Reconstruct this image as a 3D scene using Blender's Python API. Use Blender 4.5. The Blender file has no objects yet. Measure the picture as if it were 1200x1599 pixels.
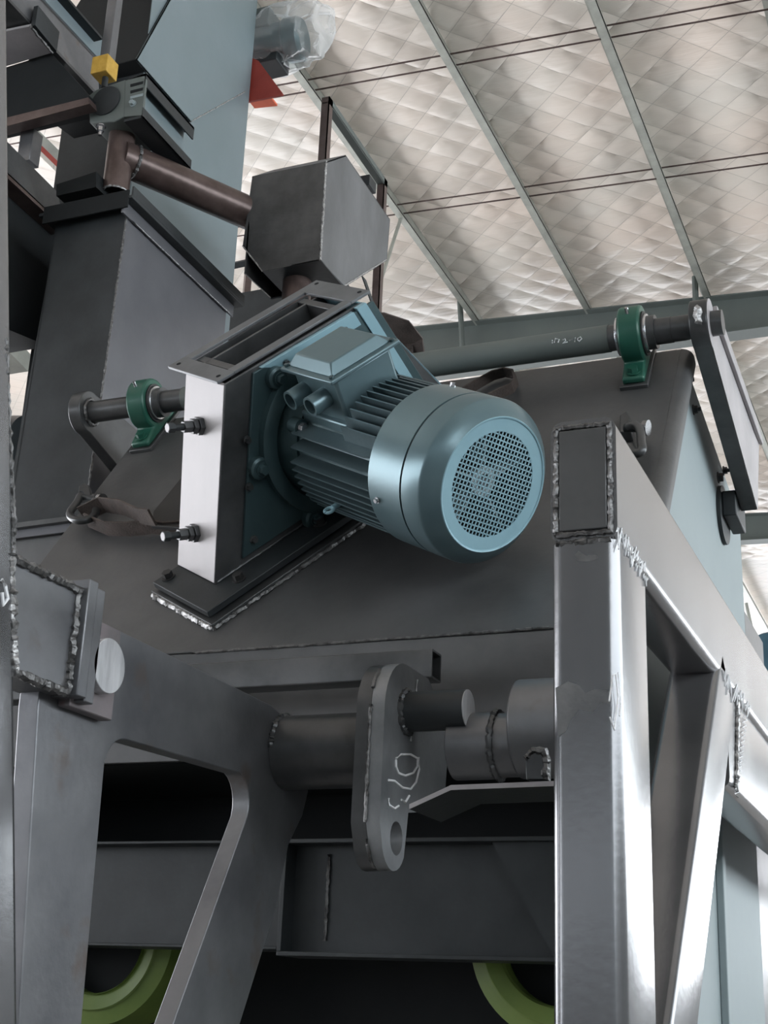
import bpy, math, random
from mathutils import Vector as V, Matrix

random.seed(7)
SC = bpy.context.scene
COL = SC.collection
PI = math.pi

# ------------------------------------------------------------------ camera
YAW, PITCH, ROLL, FPX = 0.403226722, 0.347543210, 0.0419752349, 2203.0
EYE = V((0.0, 0.0, 1.6))
fwd = V((-math.sin(YAW) * math.cos(PITCH), math.cos(YAW) * math.cos(PITCH), math.sin(PITCH)))
r0 = V((math.cos(YAW), math.sin(YAW), 0))
u0 = r0.cross(fwd)
rgt = math.cos(ROLL) * r0 + math.sin(ROLL) * u0
upv = -math.sin(ROLL) * r0 + math.cos(ROLL) * u0
cam = bpy.data.cameras.new('camera')
cam.sensor_fit = 'VERTICAL'
cam.sensor_height = 36.0
cam.lens = FPX / 1599.0 * 36.0
cam.clip_start = 0.05
cam.clip_end = 300
camo = bpy.data.objects.new('camera', cam)
COL.objects.link(camo)
camo.matrix_world = Matrix(((rgt.x, upv.x, -fwd.x, EYE.x), (rgt.y, upv.y, -fwd.y, EYE.y),
                            (rgt.z, upv.z, -fwd.z, EYE.z), (0, 0, 0, 1)))
SC.camera = camo

# ------------------------------------------------------------------ world, exposure
SC.view_settings.view_transform = 'Standard'
SC.view_settings.look = 'None'
SC.view_settings.gamma = 1.0
SC.view_settings.use_curve_mapping = False
SC.view_settings.exposure = -0.72
W_ = bpy.data.worlds.new('overcast_sky')
SC.world = W_
W_.use_nodes = True
W_.node_tree.nodes['Background'].inputs[0].default_value = (0.75, 0.87, 1.0, 1)
W_.node_tree.nodes['Background'].inputs[1].default_value = 1.0
WINDOW_LEFT, WINDOW_RIGHT, WINDOW_FAR, WINDOW_NEAR = 13.5, 10.5, 14.0, 1.0

# ------------------------------------------------------------------ measured planes
def ray(x, y):
    return rgt * ((x - 600) / FPX) - upv * ((y - 799.5) / FPX) + fwd
def on(x, y, n, d):
    q = ray(x, y)
    n = V(n)
    return EYE + q * ((d - n.dot(EYE)) / n.dot(q))
def pX(x, y, X): return on(x, y, (1, 0, 0), X)
def pY(x, y, Y): return on(x, y, (0, 1, 0), Y)
def pZ(x, y, Z): return on(x, y, (0, 0, 1), Z)
TH = math.radians(53.2)
NS = V((0, -math.sin(TH), math.cos(TH)))        # normal of the sloping hood face
UPS = V((0, math.cos(TH), math.sin(TH)))        # straight up the slope
DS = NS.dot(V((-0.63, 3.488, 3.35)))
def pS(x, y, o=0.0): return on(x, y, NS, DS + o)

# ------------------------------------------------------------------ materials
def newmat(name):
    m = bpy.data.materials.new(name)
    m.use_nodes = True
    nt = m.node_tree
    return m, nt, nt.nodes['Principled BSDF']
def steel(name, c1, c2, metal=0.6, rough=0.42, scale=6.0, bump=0.05, rvar=0.12, spec=0.5, streak=None, fine=60.0, c3=None):
    m, nt, b = newmat(name)
    N, L = nt.nodes, nt.links
    tc = N.new('ShaderNodeTexCoord')
    mp = N.new('ShaderNodeMapping')
    if streak: mp.inputs['Scale'].default_value = streak
    L.new(tc.outputs['Object'], mp.inputs[0])
    n1 = N.new('ShaderNodeTexNoise')
    n1.inputs['Scale'].default_value = scale
    n1.inputs['Detail'].default_value = 5
    n1.inputs['Roughness'].default_value = 0.62
    L.new(mp.outputs[0], n1.inputs['Vector'])
    rp = N.new('ShaderNodeValToRGB')
    rp.color_ramp.elements[0].position = 0.36
    rp.color_ramp.elements[1].position = 0.66
    rp.color_ramp.elements[0].color = (*c1, 1)
    rp.color_ramp.elements[1].color = (*c2, 1)
    L.new(n1.outputs['Fac'], rp.inputs[0])
    col = rp.outputs[0]
    n2 = N.new('ShaderNodeTexNoise')
    n2.inputs['Scale'].default_value = fine
    n2.inputs['Detail'].default_value = 3
    L.new(tc.outputs['Object'], n2.inputs['Vector'])
    if c3:
        n3 = N.new('ShaderNodeTexNoise')
        n3.inputs['Scale'].default_value = scale * 2.3
        n3.inputs['Detail'].default_value = 6
        L.new(tc.outputs['Object'], n3.inputs['Vector'])
        r3 = N.new('ShaderNodeValToRGB')
        r3.color_ramp.elements[0].position = 0.6
        r3.color_ramp.elements[1].position = 0.72
        L.new(n3.outputs['Fac'], r3.inputs[0])
        mx = N.new('ShaderNodeMixRGB')
        mx.inputs[2].default_value = (*c3, 1)
        L.new(r3.outputs[0], mx.inputs[0])
        L.new(col, mx.inputs[1])
        col = mx.outputs[0]
    L.new(col, b.inputs['Base Color'])
    mr = N.new('ShaderNodeMapRange')
    mr.inputs[3].default_value = max(0.05, rough - rvar)
    mr.inputs[4].default_value = rough + rvar
    L.new(n1.outputs['Fac'], mr.inputs[0])
    L.new(mr.outputs[0], b.inputs['Roughness'])
    b.inputs['Metallic'].default_value = metal
    b.inputs['Specular IOR Level'].default_value = spec
    if bump:
        bp = N.new('ShaderNodeBump')
        bp.inputs['Strength'].default_value = bump
        bp.inputs['Distance'].default_value = 0.01
        L.new(n2.outputs['Fac'], bp.inputs['Height'])
        L.new(bp.outputs[0], b.inputs['Normal'])
    return m
M = {}
M['mill'] = steel('mill_scale_steel', (.055, .058, .060), (.110, .113, .116), .55, .36, 5)
M['hood'] = steel('hood_steel', (.072, .074, .076), (.118, .12, .122), .45, .45, 3)
M['dark'] = steel('dark_steel_and_shade', (.015, .019, .021), (.031, .036, .039), .25, .5, 5)  # dark parts, and shade coloured into faces turned from the light
M['darker'] = steel('black_paint_and_shade', (.008, .010, .011), (.014, .016, .017), .0, .75, 5, spec=.2)  # black parts, and deep shade given as colour
M['tube'] = steel('rolled_tube_steel', (.17, .173, .18), (.25, .25, .255), .78, .24, 3, .02, .05, streak=(1, 1, .25))
M['weld'] = steel('weld_metal', (.07, .07, .07), (.20, .20, .20), .7, .42, 60, .6, .15)
M['weldb'] = steel('bright_weld_metal', (.16, .16, .16), (.52, .52, .52), .7, .4, 80, .6, .15)
M['plate'] = steel('flame_cut_plate', (.13, .135, .145), (.21, .215, .225), .7, .4, 4, .05, c3=(.15, .13, .12))
M['crank'] = steel('ground_plate_steel', (.17, .18, .19), (.29, .30, .31), .5, .42, 6)
M['shiny'] = steel('turned_bright_steel', (.55, .56, .58), (.72, .73, .75), .95, .25, 8, 0, .05)
M['turned'] = steel('turned_shaft_end', (.42, .43, .45), (.62, .63, .65), .35, .3, 8, 0, .05, streak=(1, 6, 1))
M['light'] = steel('bare_and_lit_plate', (.30, .29, .30), (.42, .40, .41), .3, .5, 4)  # pale bare plate, also the lever face painted as lit
M['zinc'] = steel('galvanised_sheet', (.33, .32, .325), (.40, .385, .39), .25, .5, 3, .02, .06, streak=(1, 1, .4))
M['galv'] = steel('galvanised_purlin', (.29, .30, .27), (.38, .39, .35), .5, .45, 5)
M['rafter'] = steel('green_grey_painted_steel', (.085, .10, .095), (.10, .118, .11), .0, .55, 2)
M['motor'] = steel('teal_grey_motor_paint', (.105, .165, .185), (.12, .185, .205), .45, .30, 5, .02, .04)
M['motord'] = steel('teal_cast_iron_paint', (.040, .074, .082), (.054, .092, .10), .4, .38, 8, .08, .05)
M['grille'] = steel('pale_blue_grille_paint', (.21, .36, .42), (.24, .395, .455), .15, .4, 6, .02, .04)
M['fin'] = steel('lit_teal_fin_paint', (.075, .115, .128), (.095, .14, .155), .4, .36, 8, .05, .05)  # lighter copy of the cast iron teal, light on the fins in its colour
M['fan'] = steel('pale_plastic_fan', (.35, .42, .44), (.42, .48, .5), .0, .5, 6, 0, .04)
M['green'] = steel('green_bearing_paint', (.012, .075, .052), (.018, .10, .068), .1, .35, 8, .05, .06)
M['panel'] = steel('blue_grey_panel_paint', (.215, .265, .275), (.245, .295, .305), .0, .6, 2, .02, .05)
M['tower'] = steel('slate_blue_sheet', (.155, .20, .215), (.18, .225, .245), .15, .45, 2, .02, .05)
M['duct'] = steel('grey_sheet_duct', (.10, .103, .113), (.13, .133, .145), .4, .42, 3, .02, .06)
M['hopper'] = steel('grey_hopper_sheet', (.105, .113, .12), (.17, .178, .188), .45, .42, 5, .02, .06, streak=(1, 1, .4))
M['brown'] = steel('brown_primed_pipe', (.075, .052, .047), (.125, .092, .085), .45, .32, 10, .05, .08)
M['yellow'] = steel('yellow_paint', (.42, .25, .03), (.55, .34, .06), .1, .5, 30, .1)
M['orange'] = steel('orange_paint', (.62, .10, .04), (.70, .13, .05), .05, .5, 8)
M['reddk'] = steel('red_oxide_paint', (.26, .035, .025), (.33, .05, .035), .05, .5, 8)
M['strap'] = steel('brown_webbing', (.045, .034, .030), (.085, .066, .058), .0, .8, 20, .4, fine=180)
M['lime'] = steel('lime_green_paint', (.09, .15, .03), (.14, .20, .045), .0, .5, 5)
M['black'] = steel('black_rubber', (.012, .012, .013), (.02, .02, .02), .0, .55, 8)
M['bluedrum'] = steel('dark_blue_paint', (.012, .055, .085), (.02, .075, .11), .1, .35, 4)
M['chalk'] = steel('white_chalk', (.72, .74, .76), (.85, .86, .88), .0, .9, 40, 0)
M['pinkpl'] = steel('red_primed_pad', (.16, .15, .155), (.24, .21, .22), .4, .45, 7, .05, c3=(.22, .075, .09))
M['floor'] = steel('worn_concrete', (.15, .145, .14), (.22, .21, .20), 0, .6, 1.2, .1, fine=20)
M['wall'] = steel('grey_wall_sheet', (.16, .17, .17), (.20, .21, .21), 0, .6, 1)
M['frame'] = steel('window_frame_paint', (.4, .42, .42), (.5, .5, .5), 0, .5, 2)

m, nt, b = newmat('quilted_white_film')
N, L = nt.nodes, nt.links
tc = N.new('ShaderNodeTexCoord')
n1 = N.new('ShaderNodeTexNoise'); n1.inputs['Scale'].default_value = .9; n1.inputs['Detail'].default_value = 4
L.new(tc.outputs['Object'], n1.inputs['Vector'])
rp = N.new('ShaderNodeValToRGB')
rp.color_ramp.elements[0].color = (.57, .53, .475, 1); rp.color_ramp.elements[0].position = .35
rp.color_ramp.elements[1].color = (.635, .55, .48, 1); rp.color_ramp.elements[1].position = .65
L.new(n1.outputs['Fac'], rp.inputs[0])
# stitched seams of the quilting, a thread line every 0.2965 m along both diagonals
geo = N.new('ShaderNodeNewGeometry'); sx = N.new('ShaderNodeSeparateXYZ'); L.new(geo.outputs['Position'], sx.inputs[0])
def mth(op, a, b_=None):
    n_ = N.new('ShaderNodeMath'); n_.operation = op
    for k_, v_ in enumerate((a, b_)):
        if v_ is None: continue
        if isinstance(v_, (int, float)): n_.inputs[k_].default_value = v_
        else: L.new(v_, n_.inputs[k_])
    return n_.outputs[0]
seam = None
for sg, ofs in ((1, (-3.214 + 10.385) / math.sqrt(2)), (-1, (-3.214 - 10.385) / math.sqrt(2))):
    a_ = mth('ADD' if sg > 0 else 'SUBTRACT', sx.outputs[0], sx.outputs[1])
    a_ = mth('MULTIPLY', a_, 1 / math.sqrt(2)); a_ = mth('SUBTRACT', a_, ofs); a_ = mth('DIVIDE', a_, .2965)
    a_ = mth('ABSOLUTE', mth('SUBTRACT', a_, mth('ROUND', a_)))
    a_ = mth('LESS_THAN', a_, .010)
    seam = a_ if seam is None else mth('MAXIMUM', seam, a_)
mxs = N.new('ShaderNodeMixRGB'); mxs.inputs[2].default_value = (.30, .28, .25, 1)
L.new(mth('MULTIPLY', seam, .75), mxs.inputs[0]); L.new(rp.outputs[0], mxs.inputs[1]); L.new(mxs.outputs[0], b.inputs['Base Color'])
b.inputs['Roughness'].default_value = .38
mp = N.new('ShaderNodeMapping'); mp.inputs['Scale'].default_value = (.8, 5, 1)
L.new(tc.outputs['Object'], mp.inputs[0])
n2 = N.new('ShaderNodeTexNoise'); n2.inputs['Scale'].default_value = 2.4; n2.inputs['Detail'].default_value = 4
L.new(mp.outputs[0], n2.inputs['Vector'])
bp = N.new('ShaderNodeBump'); bp.inputs['Strength'].default_value = .22; bp.inputs['Distance'].default_value = .05
L.new(n2.outputs['Fac'], bp.inputs['Height']); L.new(bp.outputs[0], b.inputs['Normal'])
M['quilt'] = m

m, nt, b = newmat('clear_plastic_film')
N, L = nt.nodes, nt.links
tr = N.new('ShaderNodeBsdfTransparent'); tr.inputs[0].default_value = (.95, .97, .98, 1)
b.inputs['Base Color'].default_value = (.85, .86, .86, 1); b.inputs['Roughness'].default_value = .18
lw = N.new('ShaderNodeLayerWeight'); lw.inputs[0].default_value = .35
mr = N.new('ShaderNodeMapRange'); mr.inputs[3].default_value = .10; mr.inputs[4].default_value = .75
L.new(lw.outputs['Facing'], mr.inputs[0])
mx = N.new('ShaderNodeMixShader')
L.new(mr.outputs[0], mx.inputs[0]); L.new(tr.outputs[0], mx.inputs[1]); L.new(b.outputs[0], mx.inputs[2])
L.new(mx.outputs[0], nt.nodes['Material Output'].inputs['Surface'])
M['film'] = m

def lit(name, col, s):
    m, nt, b = newmat(name)
    b.inputs['Base Color'].default_value = (.8, .85, .9, 1)
    b.inputs['Emission Color'].default_value = (*col, 1)
    b.inputs['Emission Strength'].default_value = s
    return m

# ------------------------------------------------------------------ mesh builder
ROOT = {}
def perp(a):
    a = a.normalized()
    h = V((0, 0, 1)) if abs(a.z) < .9 else V((1, 0, 0))
    s = a.cross(h).normalized()
    return s, s.cross(a).normalized()
def rr(w, h, r, n=5):
    out = []
    for cx, cy, a0 in ((w / 2 - r, h / 2 - r, 0), (-w / 2 + r, h / 2 - r, 90), (-w / 2 + r, -h / 2 + r, 180), (w / 2 - r, -h / 2 + r, 270)):
        for k in range(n + 1):
            a = math.radians(a0 + 90 * k / n)
            out.append((cx + r * math.cos(a), cy + r * math.sin(a)))
    return out
class MB:
    def __init__(s, T=None):
        s.v, s.f, s.T = [], [], T
    def add(s, vs, fs):
        o = len(s.v)
        s.v += [(s.T @ V(p)) if s.T else V(p) for p in vs]
        s.f += [[i + o for i in f] for f in fs]
        return s
    def box(s, x0, x1, y0, y1, z0, z1):
        vs = [(x, y, z) for z in (z0, z1) for y in (y0, y1) for x in (x0, x1)]
        return s.add(vs, [(0, 2, 3, 1), (4, 5, 7, 6), (0, 1, 5, 4), (2, 6, 7, 3), (0, 4, 6, 2), (1, 3, 7, 5)])
    def prism(s, pts, vec):
        n = len(pts); vec = V(vec)
        a = [V(p) for p in pts]
        return s.add(a + [p + vec for p in a], [list(range(n))[::-1], list(range(n, 2 * n))] +
                     [(i, (i + 1) % n, n + (i + 1) % n, n + i) for i in range(n)])
    def px(s, yz, x0, x1): return s.prism([(x0, y, z) for y, z in yz], (x1 - x0, 0, 0))
    def py(s, xz, y0, y1): return s.prism([(x, y0, z) for x, z in xz], (0, y1 - y0, 0))
    def pz(s, xy, z0, z1): return s.prism([(x, y, z0) for x, y in xy], (0, 0, z1 - z0))
    def lathe(s, p0, ax, prof, n=48, close=False):
        p0, ax = V(p0), V(ax).normalized()
        a, b = perp(ax)
        vs, fs = [], []
        for t, r in prof:
            for k in range(n):
                q = 2 * PI * k / n
                vs.append(p0 + ax * t + (a * math.cos(q) + b * math.sin(q)) * r)
        m = len(prof)
        for i in range(m if close else m - 1):
            j = (i + 1) % m
            for k in range(n):
                l = (k + 1) % n
                fs.append((i * n + k, i * n + l, j * n + l, j * n + k))
        if not close:
            fs.append(list(range(n))[::-1]); fs.append(list(range((m - 1) * n, m * n)))
        return s.add(vs, fs)
    def cyl(s, p0, p1, r, n=32, r2=None):
        p0, p1 = V(p0), V(p1)
        return s.lathe(p0, p1 - p0, [(0, r), ((p1 - p0).length, r if r2 is None else r2)], n)
    def pipe(s, p0, p1, r, ri, n=32):
        p0, p1 = V(p0), V(p1); l = (p1 - p0).length
        return s.lathe(p0, p1 - p0, [(0, ri), (0, r), (l, r), (l, ri)], n, True)
    def sweep(s, path, prof, up=None, closed=False):
        path = [V(p) for p in path]; n = len(prof); vs, fs = [], []
        m = len(path); pa = None
        for i, p in enumerate(path):
            t = ((path[(i + 1) % m] - path[i - 1]) if closed else (path[min(i + 1, m - 1)] - path[max(i - 1, 0)])).normalized()
            if up is not None:
                b = (V(up) - t * V(up).dot(t)).normalized(); a = b.cross(t).normalized()
            elif pa is None: a, b = perp(t)
            else:
                a = (pa - t * pa.dot(t)).normalized(); b = t.cross(a).normalized()
            pa = a
            pr = prof[i] if isinstance(prof[0], list) else prof
            vs += [p + a * x + b * y for x, y in pr]
        k_ = len(prof[0]) if isinstance(prof[0], list) else n
        for i in range(m if closed else m - 1):
            j = (i + 1) % m
            for k in range(k_):
                l = (k + 1) % k_
                fs.append((i * k_ + k, j * k_ + k, j * k_ + l, i * k_ + l))
        if not closed:
            fs.append(list(range(k_))); fs.append(list(range((m - 1) * k_, m * k_))[::-1])
        return s.add(vs, fs)
    def tube(s, path, r, n=10, closed=False):
        R = r if isinstance(r, list) else [r] * len(path)
        return s.sweep(path, [[(q * math.cos(2 * PI * k / n), q * math.sin(2 * PI * k / n)) for k in range(n)] for q in R], None, closed)
    def rhs(s, p0, p1, up, w, h, rad=.018, wall=None):
        if wall is None: return s.sweep([p0, p1], rr(w, h, rad), up)
        o, i = rr(w, h, rad), rr(w - 2 * wall, h - 2 * wall, max(.001, rad - wall))
        p0, p1 = V(p0), V(p1); n = len(o); vs = []
        t = (p1 - p0).normalized(); b = (V(up) - t * V(up).dot(t)).normalized(); a = b.cross(t)
        for p in (p0, p1):
            for pr in (o, i): vs += [p + a * x + b * y for x, y in pr]
        fs = []
        for k in range(n):
            l = (k + 1) % n
            fs += [(k, 2 * n + k, 2 * n + l, l), (n + k, n + l, 3 * n + l, 3 * n + k), (k, l, n + l, n + k), (2 * n + k, 3 * n + k, 3 * n + l, 2 * n + l)]
        return s.add(vs, fs)
    def weld(s, path, r=.006, step=.006):
        pts = []
        path = [V(p) for p in path]
        for a, b in zip(path[:-1], path[1:]):
            n = max(2, int((b - a).length / step))
            pts += [a.lerp(b, k / n) for k in range(n)]
        pts.append(path[-1])
        pts = [p + V((random.uniform(-1, 1), random.uniform(-1, 1), random.uniform(-1, 1))) * r * .22 for p in pts]
        return s.tube(pts, [r * random.uniform(.72, 1.25) for _ in pts], 6)
    def hexp(s, p0, p1, r): return s.cyl(p0, p1, r, 6)
    def bolt(s, p, d, r=.008, h=.008, w=True, tail=0):
        p, d = V(p), V(d).normalized()
        if w: s.cyl(p, p + d * .003, r * 1.35, 16)
        s.hexp(p + d * .002, p + d * (h + .003), r)
        if tail: s.cyl(p + d * h, p + d * (h + tail), r * .55, 12)
        return s
    def build(s, name, mat, parent=None, bev=0, label=None, flat=False, solid=0):
        inv = ROOT[parent.name].inverted() if parent is not None else None
        if inv is None:
            lo = V((min(p[i] for p in s.v) for i in range(3))); hi = V((max(p[i] for p in s.v) for i in range(3)))
            o_ = V(((lo.x + hi.x) / 2, (lo.y + hi.y) / 2, lo.z))
            vs = [p - o_ for p in s.v]
        else: vs = [inv @ p for p in s.v]
        me = bpy.data.meshes.new(name)
        me.from_pydata([tuple(p) for p in vs], [], s.f)
        me.validate(); me.update()
        import bmesh
        bm = bmesh.new(); bm.from_mesh(me)
        bmesh.ops.recalc_face_normals(bm, faces=bm.faces)
        bm.to_mesh(me); bm.free()
        if not flat:
            me.shade_smooth(); me.set_sharp_from_angle(angle=math.radians(33))
        me.materials.append(M[mat] if isinstance(mat, str) else mat)
        o = bpy.data.objects.new(name, me)
        COL.objects.link(o)
        if parent is not None:
            o.parent = parent; ROOT[o.name] = ROOT[parent.name]
        else:
            o.location = o_; ROOT[o.name] = Matrix.Translation(o_)
        if bev:
            md = o.modifiers.new('edge', 'BEVEL'); md.width = bev; md.segments = 2; md.limit_method = 'ANGLE'; md.angle_limit = math.radians(40)
        if label: o['label'] = label
        return o
def tag(o, label, cat, group=None):
    o['label'] = label; o['category'] = cat
    if group: o['group'] = group
    return o
def struct(o, label=None):
    o['kind'] = 'structure'
    if label: o['label'] = label
    return o
def thing(name, label, cat, loc=(0, 0, 0), T=None, group=None):
    o = bpy.data.objects.new(name, None)
    COL.objects.link(o)
    o.empty_display_size = .1
    T = T or Matrix.Translation(V(loc))
    o.matrix_world = T
    ROOT[o.name] = T.copy()
    return tag(o, label, cat, group)
def polyX(pts, X, t): return MB().prism([pX(x, y, X) for x, y in pts], (t, 0, 0))
def polyY(pts, Y, t): return MB().prism([pY(x, y, Y) for x, y in pts], (0, t, 0))
def polyZ(pts, Z, t): return MB().prism([pZ(x, y, Z) for x, y in pts], (0, 0, t))
def frame(o, x, y, z):
    return Matrix(((x.x, y.x, z.x, o.x), (x.y, y.y, z.y, o.y), (x.z, y.z, z.z, o.z), (0, 0, 0, 1)))

# ================================================================== hall
RM = .053
def roofz(x): return 9.6 - RM * x
XL, XR, YN, YF = -16.0, 7.0, -12.0, 42.0
struct(MB().box(XL, XR, YN, YF, -.1, 0).build('floor', 'floor'))
def wall_x(name, X, t, bands, y0, y1):
    b = MB(); ys = sorted(bands); H = roofz(X) + .3
    z = 0
    for z0, z1 in ys:
        b.box(X, X + t, y0, y1, z, z0); z = z1
    b.box(X, X + t, y0, y1, z, H)
    return struct(b.build(name, 'wall'))
def window(name, horiz, a0, a1, z0, z1, pos, m, pitch=3.0):
    b = MB()
    if horiz == 'y': b.box(pos - .02, pos + .02, a0, a1, z0, z1)
    else: b.box(a0, a1, pos - .02, pos + .02, z0, z1)
    w = struct(b.build(name, m, flat=True))
    f = MB(); n = int((a1 - a0) / pitch)
    for k in range(n + 1):
        a = a0 + (a1 - a0) * k / n
        if horiz == 'y': f.box(pos - .06, pos + .06, a - .05, a + .05, z0, z1)
        else: f.box(a - .05, a + .05, pos - .06, pos + .06, z0, z1)
    zm = (z0 + z1) / 2
    if horiz == 'y': f.box(pos - .05, pos + .05, a0, a1, zm - .03, zm + .03)
    else: f.box(a0, a1, pos - .05, pos + .05, zm - .03, zm + .03)
    f.build('window_frame', 'frame', w)
    return w
wall_x('wall_left', XL - .2, .2, [(1.2, 6.0)], YN, YF)
wall_x('wall_right', XR, .2, [(3.3, 6.2)], YN, YF)
window('window_1', 'y', YN, YF, 1.2, 6.0, XL - .1, lit('daylight_glass_left', (.95, .96, 1.0), WINDOW_LEFT), 3)
window('window_2', 'y', YN, YF, 3.3, 6.2, XR + .1, lit('daylight_glass_right', (.90, .96, 1.0), WINDOW_RIGHT), 3)
b = MB().box(XL, XR, YF, YF + .2, 0, 3.2).box(XL, XR, YF, YF + .2, 7.4, 11)
struct(b.build('wall_back', 'wall'))
window('window_3', 'x', XL, XR, 3.2, 7.4, YF + .1, lit('daylight_glass_far', (.95, .96, 1.0), WINDOW_FAR), 3)
b = MB().box(XL, XR, YN - .2, YN, 0, 2.5).box(XL, XR, YN - .2, YN, 4.0, 11)
struct(b.build('wall_front', 'wall'))
window('window_4', 'x', XL, XR, 2.5, 4.0, YN - .1, lit('daylight_glass_near', (.86, .93, 1.0), WINDOW_NEAR), 3)

# quilted roof lining: 0.296 m squares laid diagonally, each cell puffed and tilted
CS, SUB = .2965, 8
def quilt():
    du, dv = V((1, 1, 0)).normalized(), V((1, -1, 0)).normalized()
    org = V((-3.214, 10.385, 0))
    vid, vs, fs = {}, [], []
    rnd = {}
    def cell(i, j):
        if (i, j) not in rnd: rnd[(i, j)] = (random.uniform(-.009, .009), random.uniform(-.009, .009), random.uniform(.012, .022), random.uniform(.35, .65), random.uniform(.35, .65))
        return rnd[(i, j)]
    def vert(a, b):
        k = (a, b)
        if k in vid: return vid[k]
        i, j = a // SUB, b // SUB
        s, t = (a % SUB) / SUB, (b % SUB) / SUB
        h = 0
        if a % SUB and b % SUB:
            c = cell(i, j)
            prof = (4 * s * (1 - s)) ** .55 * (4 * t * (1 - t)) ** .55
            h = -c[2] * prof - (c[0] * (s - .5) + c[1] * (t - .5)) * prof * 2
        p = org + du * (a * CS / SUB) + dv * (b * CS / SUB)
        p.z = roofz(p.x) + h - .01 * math.sin(p.y * 1.9 + .5 * math.sin(p.x * 1.3)) - .008 * math.sin(p.x * 3.1 + p.y)
        vid[k] = len(vs); vs.append(p)
        return vid[k]
    R = 60
    for i in range(-R, R):
        for j in range(-R, R):
            c = org + du * ((i + .5) * CS) + dv * ((j + .5) * CS)
            if not (-8.6 < c.x < .6 and 7.4 < c.y < 25): continue
            for a in range(SUB):
                for b_ in range(SUB):
                    A, B = i * SUB + a, j * SUB + b_
                    fs.append((vert(A, B), vert(A + 1, B), vert(A + 1, B + 1), vert(A, B + 1)))
    mb = MB(); mb.v = vs; mb.f = fs
    return mb
q = quilt()
ce = struct(q.build('ceiling', 'quilt', flat=False), 'white quilted insulation lining under the roof')
b = MB().prism([(XL, YN, roofz(XL) + .06), (XR, YN, roofz(XR) + .06), (XR, YF, roofz(XR) + .06), (XL, YF, roofz(XL) + .06)], (0, 0, .1))
struct(b.build('ceiling', 'quilt'), 'flat roof sheet above the quilted lining')

PN = ['galvanised roof purlin passing behind the grey inlet hopper', 'galvanised roof purlin in the middle of the quilted ceiling',
      'galvanised roof purlin running down to the right bearing lever', 'galvanised roof purlin just showing in the top right corner']
for X, lb in zip((-5.09, -3.71, -2.318, -.93), PN):
    T = thing('roof_purlin', lb, 'purlin', (X, 20, roofz(X) - .25), group='roof purlins')
    z = roofz(X) - .03
    b = MB().box(X - .004, X + .004, 3, 40, z - .20, z)
    b.build('web', 'galv', T)
    MB().box(X - .004, X + .075, 3, 40, z - .206, z - .198).build('bottom_flange', 'galv', T)
    MB().box(X - .075, X + .004, 3, 40, z - .004, z + .004).build('top_flange', 'galv', T)
    MB().box(X + .069, X + .075, 3, 40, z - .206, z - .185).build('lip', 'galv', T)
for Y, lb in ((7.45, 'first'), (7.6, 'second'), (9.70, 'upper tie rod of the pair nearest the top edge'), (9.86, 'lower tie rod of the pair nearest the top edge'),
              (11.93, 'upper tie rod of the pair across the middle of the ceiling'), (12.11, 'lower tie rod of the pair across the middle of the ceiling')):
    if Y < 8: continue
    b = MB().cyl((-9, Y, roofz(-9) - .1), (2, Y, roofz(2) - .1), .0085, 10)
    tag(b.build('tie_rod', 'brown'), 'thin dark ' + lb, 'tie rod', 'roof tie rods')
for Y, lb, z1, z2 in ((14.55, 'deep green-grey roof rafter behind the bearing shaft', .80, .30), (21.95, 'distant roof rafter seen below the lever arm', .55, .35)):
    T = thing('roof_rafter', lb, 'rafter', (-3, Y, roofz(-3) - .6), group='roof rafters')
    f = lambda x, d: (x, roofz(x) - d)
    MB().py([f(-9, .23), f(1, .23), f(1, .23 + z2), f(-9, .23 + z1)], Y - .006, Y + .006).build('web', 'rafter', T)
    MB().py([f(-9, .22), f(1, .22), f(1, .235), f(-9, .235)], Y - .12, Y + .12).build('top_flange', 'rafter', T)
    MB().py([f(-9, .23 + z1), f(1, .23 + z2), f(1, .245 + z2), f(-9, .245 + z1)], Y - .12, Y + .12).build('bottom_flange', 'rafter', T)
for (xp, X, lb, cut) in ((718, -5.09, 'green-grey steel strut dropping from the purlin to the rafter', 0), (1085, -2.318, 'steel strut beside the lever, dropping from the purlin', 0)):
    b = MB().cyl(pY(xp, 462 if cut == 0 and xp < 800 else 415, 14.3), pY(xp + 5, 545, 14.3), .035, 8)
    tag(b.build('roof_strut', 'rafter'), lb, 'strut', 'roof struts')
# thin double conduit from the roof down behind the hopper
b = MB().cyl(pY(628, 335, 12.0), pY(583, 475, 12.0), .02, 8)
tag(b.build('roof_brace_rod', 'galv'), 'thin sloping brace rod right of the grey hopper', 'brace rod')

# ================================================================== hood of the machine
HX0, HX1 = -2.316, -.63
T = thing('machine_hood', 'large dark steel machine hood with a sloping front under the motor', 'machine hood', (-1.47, 3.6, 1.6))
t = .012
def slope_pt(z): return 2.772 + (z - 2.394) / math.tan(TH)
ztop = 3.365; ytop = slope_pt(ztop)
MB().prism([(HX0, 2.772, 2.394), (HX1, 2.772, 2.394), (HX1, ytop, ztop), (HX0, ytop, ztop)], NS * -t).build('sloping_front_plate', 'hood', T, .002)
MB().box(HX0, HX1, 2.774, 2.774 + t, 2.14, 2.39).build('lower_front_plate', 'hood', T, .002)
MB().prism([(HX0 + .011, ytop, ztop), (HX1 - .011, ytop, ztop), (HX1 - .011, 4.44, 3.20), (HX0 + .011, 4.44, 3.20)], (0, 0, -t)).build('top_plate', 'hood', T)
side = [(2.786, 2.14), (2.786, 2.40), (ytop + .004, ztop - .001), (4.45, 3.199), (4.475, 1.0), (2.9, 1.0), (2.9, 2.14)]
sp = MB().px(side, HX1 - .010, HX1).build('side_panel', 'panel', T, .001)
MB().px(side, HX0, HX0 + .01).build('side_panel', 'hood', T)
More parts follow.
